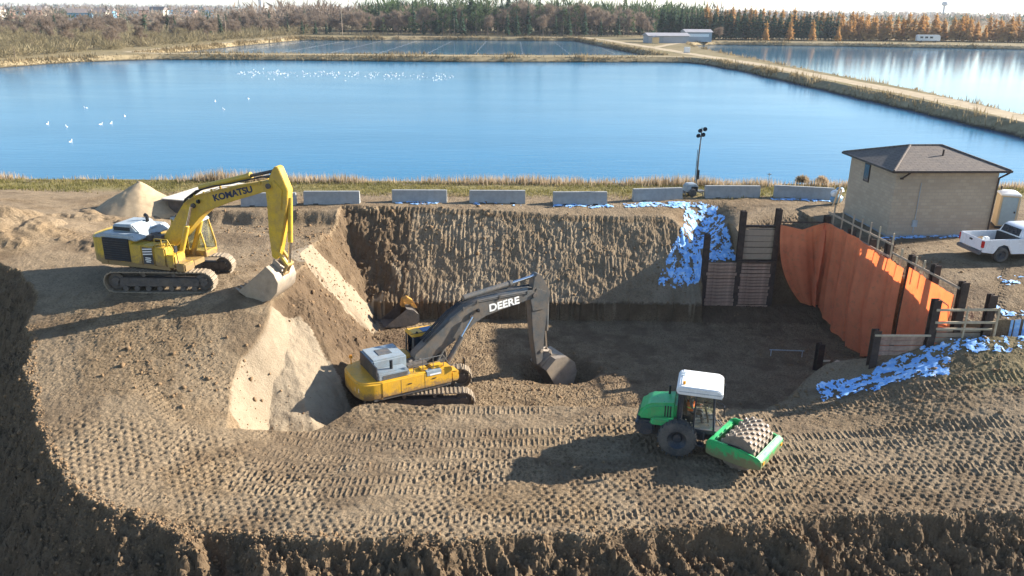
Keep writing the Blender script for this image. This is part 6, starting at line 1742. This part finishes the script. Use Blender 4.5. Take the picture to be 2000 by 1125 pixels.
for i in range(9):
    x = -96 + i * 16.5
    o_ = simple("floating_line", "floating pale boom line in the far pond", "boom line", (x, 0, WATER_Z), 0, "floating lines in the far pond"); mb = MB(); y0_, y1_ = 257 + max(0, x * .05), 388 + (x + 96) * .16
    o_["label"] = "%s floating boom line from the left across the far pond" % ("first", "second", "third", "fourth", "fifth", "sixth", "seventh", "eighth", "ninth")[i]
    yy_ = y0_
    k = 0
    while yy_ < y1_:
        mb.tube((0.25 * math.sin(k * 1.3), yy_, -.05), (0.25 * math.sin((k + 1) * 1.3), yy_ + 3.4, -.05), .075, 6); yy_ += 4.2; k += 1
    mb.build("float_string", ROOFG, o_)
# birds
FEA = mat("white_feathers", (.80, .80, .80), .7, 0, .05, 4); BEAK = mat("orange_bill", (.6, .2, .03), .5)
def make_bird(s):
    o_ = empty("water_bird"); mb = MB(); mb.lathe([(0, -.42), (.10, -.34), (.19, -.12), (.2, .08), (.13, .28), (0, .4)], (0, 0, .1), 'X', 12); mb.build("body", FEA, o_, Matrix.Scale(s, 4), 0, 60)
    mb = MB(); mb.path([(.28, 0, .14), (.4, 0, .3), (.38, 0, .46), (.46, 0, .52)], .05, 6); mb.build("neck", FEA, o_, Matrix.Scale(s, 4), 0, 60)
    mb = MB(); mb.tube((.46, 0, .52), (.58, 0, .5), .035, 6, .012); mb.build("bill", BEAK, o_, Matrix.Scale(s, 4)); return o_
bird = make_bird(.7)
NB = [(-60.6, 104.9, "lone white bird farthest left of the near group on the pond"), (-56.7, 102.3, "second white bird from the left in the near group"), (-64.4, 122.4, "white bird alone behind the near group on the left"), (-53.7, 104.8, "largest looking white bird at the centre of the near group"), (-52.8, 105.9, "white bird close right of the centre bird of the near group"), (-54.4, 113.3, "white bird at the upper right of the near group"),
      (-48.7, 132.9, "left bird of the three white birds off the middle left"), (-43.5, 122, "nearest bird of the three white birds off the middle left"), (-44.6, 137.2, "right bird of the three white birds off the middle left"), (-50.1, 90.6, "white bird nearest the camera below the near group")]
for i, (x, y, lb) in enumerate(NB):
    o_ = bird if i == 0 else copy_tree(bird); o_.location = (x, y, WATER_Z - .12); o_.rotation_euler = (0, 0, rng.uniform(0, 6.28)); tag(o_, lb, "bird", "white birds on the pond")
b2 = None
for i in range(190):
    t = rng.random(); x = -64 + t * 50 + jit(2); y = 196 - t * 10 + rng.gauss(0, 4.5) - (10 if rng.random() < .08 else 0)
    o_ = make_bird(.55) if b2 is None else copy_tree(b2); b2 = b2 or o_
    o_.location = (x, y, WATER_Z - .1); o_.rotation_euler = (0, 0, rng.uniform(0, 6.28)); tag(o_, "one of the white birds in the dense far flock on the pond", "bird", "far flock of birds on the pond")
# town beyond the left woods
TW = [mat("house_brick_far", (.42, .24, .18), .8), mat("house_cream_far", (.62, .56, .46), .8), mat("house_white_far", (.72, .72, .70), .8), mat("house_blue_far", (.18, .38, .55), .6)]
TR_ = mat("house_roof_far", (.20, .17, .16), .8)
for i in range(34):
    y = rng.uniform(560, 1500); x = -y * rng.uniform(.36, .80) ; w_, d_, h_ = rng.uniform(8, 16), rng.uniform(7, 11), rng.uniform(5, 8)
    c_ = rng.choice((0, 0, 1, 1, 2, 3)) if i else 3
    nm = ("red brick", "cream", "white", "blue")[c_]
    o_ = simple("distant_house", "%s house with grey roof among the trees of the distant town" % nm, "house", (x, y, 2.5), rng.uniform(-.5, .5), "%s houses of the distant town" % nm); mb = MB(); mb.b6(-w_ / 2, w_ / 2, -d_ / 2, d_ / 2, -3, h_); mb.build("wall", TW[c_], o_); mb = MB(); mb.prism([(-d_ / 2 - .5, h_), (0, h_ + 3), (d_ / 2 + .5, h_)], -w_ / 2 - .4, w_ / 2 + .4); mb.build("roof", TR_, o_, Matrix.Rotation(R(90), 4, 'Z'))
    for k in range(3):
        mb = MB(); mb.b6(-w_ / 2 + 1.2 + k * w_ / 3, -w_ / 2 + 2.6 + k * w_ / 3, -d_ / 2 - .06, -d_ / 2 + .02, h_ - 3, h_ - 1.4); mb.build("window", DGLASS, o_)
ch = simple("church_spire", "pale church with pointed spire on the left horizon", "church", (-640, 2150, 0)); mb = MB(); mb.b6(-9, 9, -14, 14, 0, 16); mb.b6(-4, 4, -20, -12, 0, 30); mb.build("nave", TW[2], ch); mb = MB(); mb.tube((0, -16, 30), (0, -16, 54), 5.4, 4, .1); mb.build("spire", TR_, ch)
wt = simple("water_tower", "far water tower on the right horizon", "water tower", (1090, 2150, 0)); mb = MB(); mb.tube((0, 0, 0), (0, 0, 32), 2.5, 10); mb.lathe([(0, 30), (7, 33), (8, 37), (6, 41), (0, 43)], (0, 0, 0), 'Z', 16); mb.build("tank", PALE, wt, None, 0, 40)

# ------------------------------------------------------------------ air
def haze_box():
    m = bpy.data.materials.new("haze_air"); m.use_nodes = True; nt = m.node_tree
    for n_ in list(nt.nodes): nt.nodes.remove(n_)
    out = nd(nt, "ShaderNodeOutputMaterial"); v = nd(nt, "ShaderNodeVolumePrincipled")
    v.inputs["Color"].default_value = (.80, .88, 1.0, 1); v.inputs["Density"].default_value = HAZE; v.inputs["Anisotropy"].default_value = .2
    nt.links.new(v.outputs[0], out.inputs["Volume"])
    mb = MB(); mb.b6(-6600, 6600, -6600, 6600, -12, 62); o = mb.build("haze", m); tag(o, kind="stuff")
HAZE = 0.00010
haze_box()
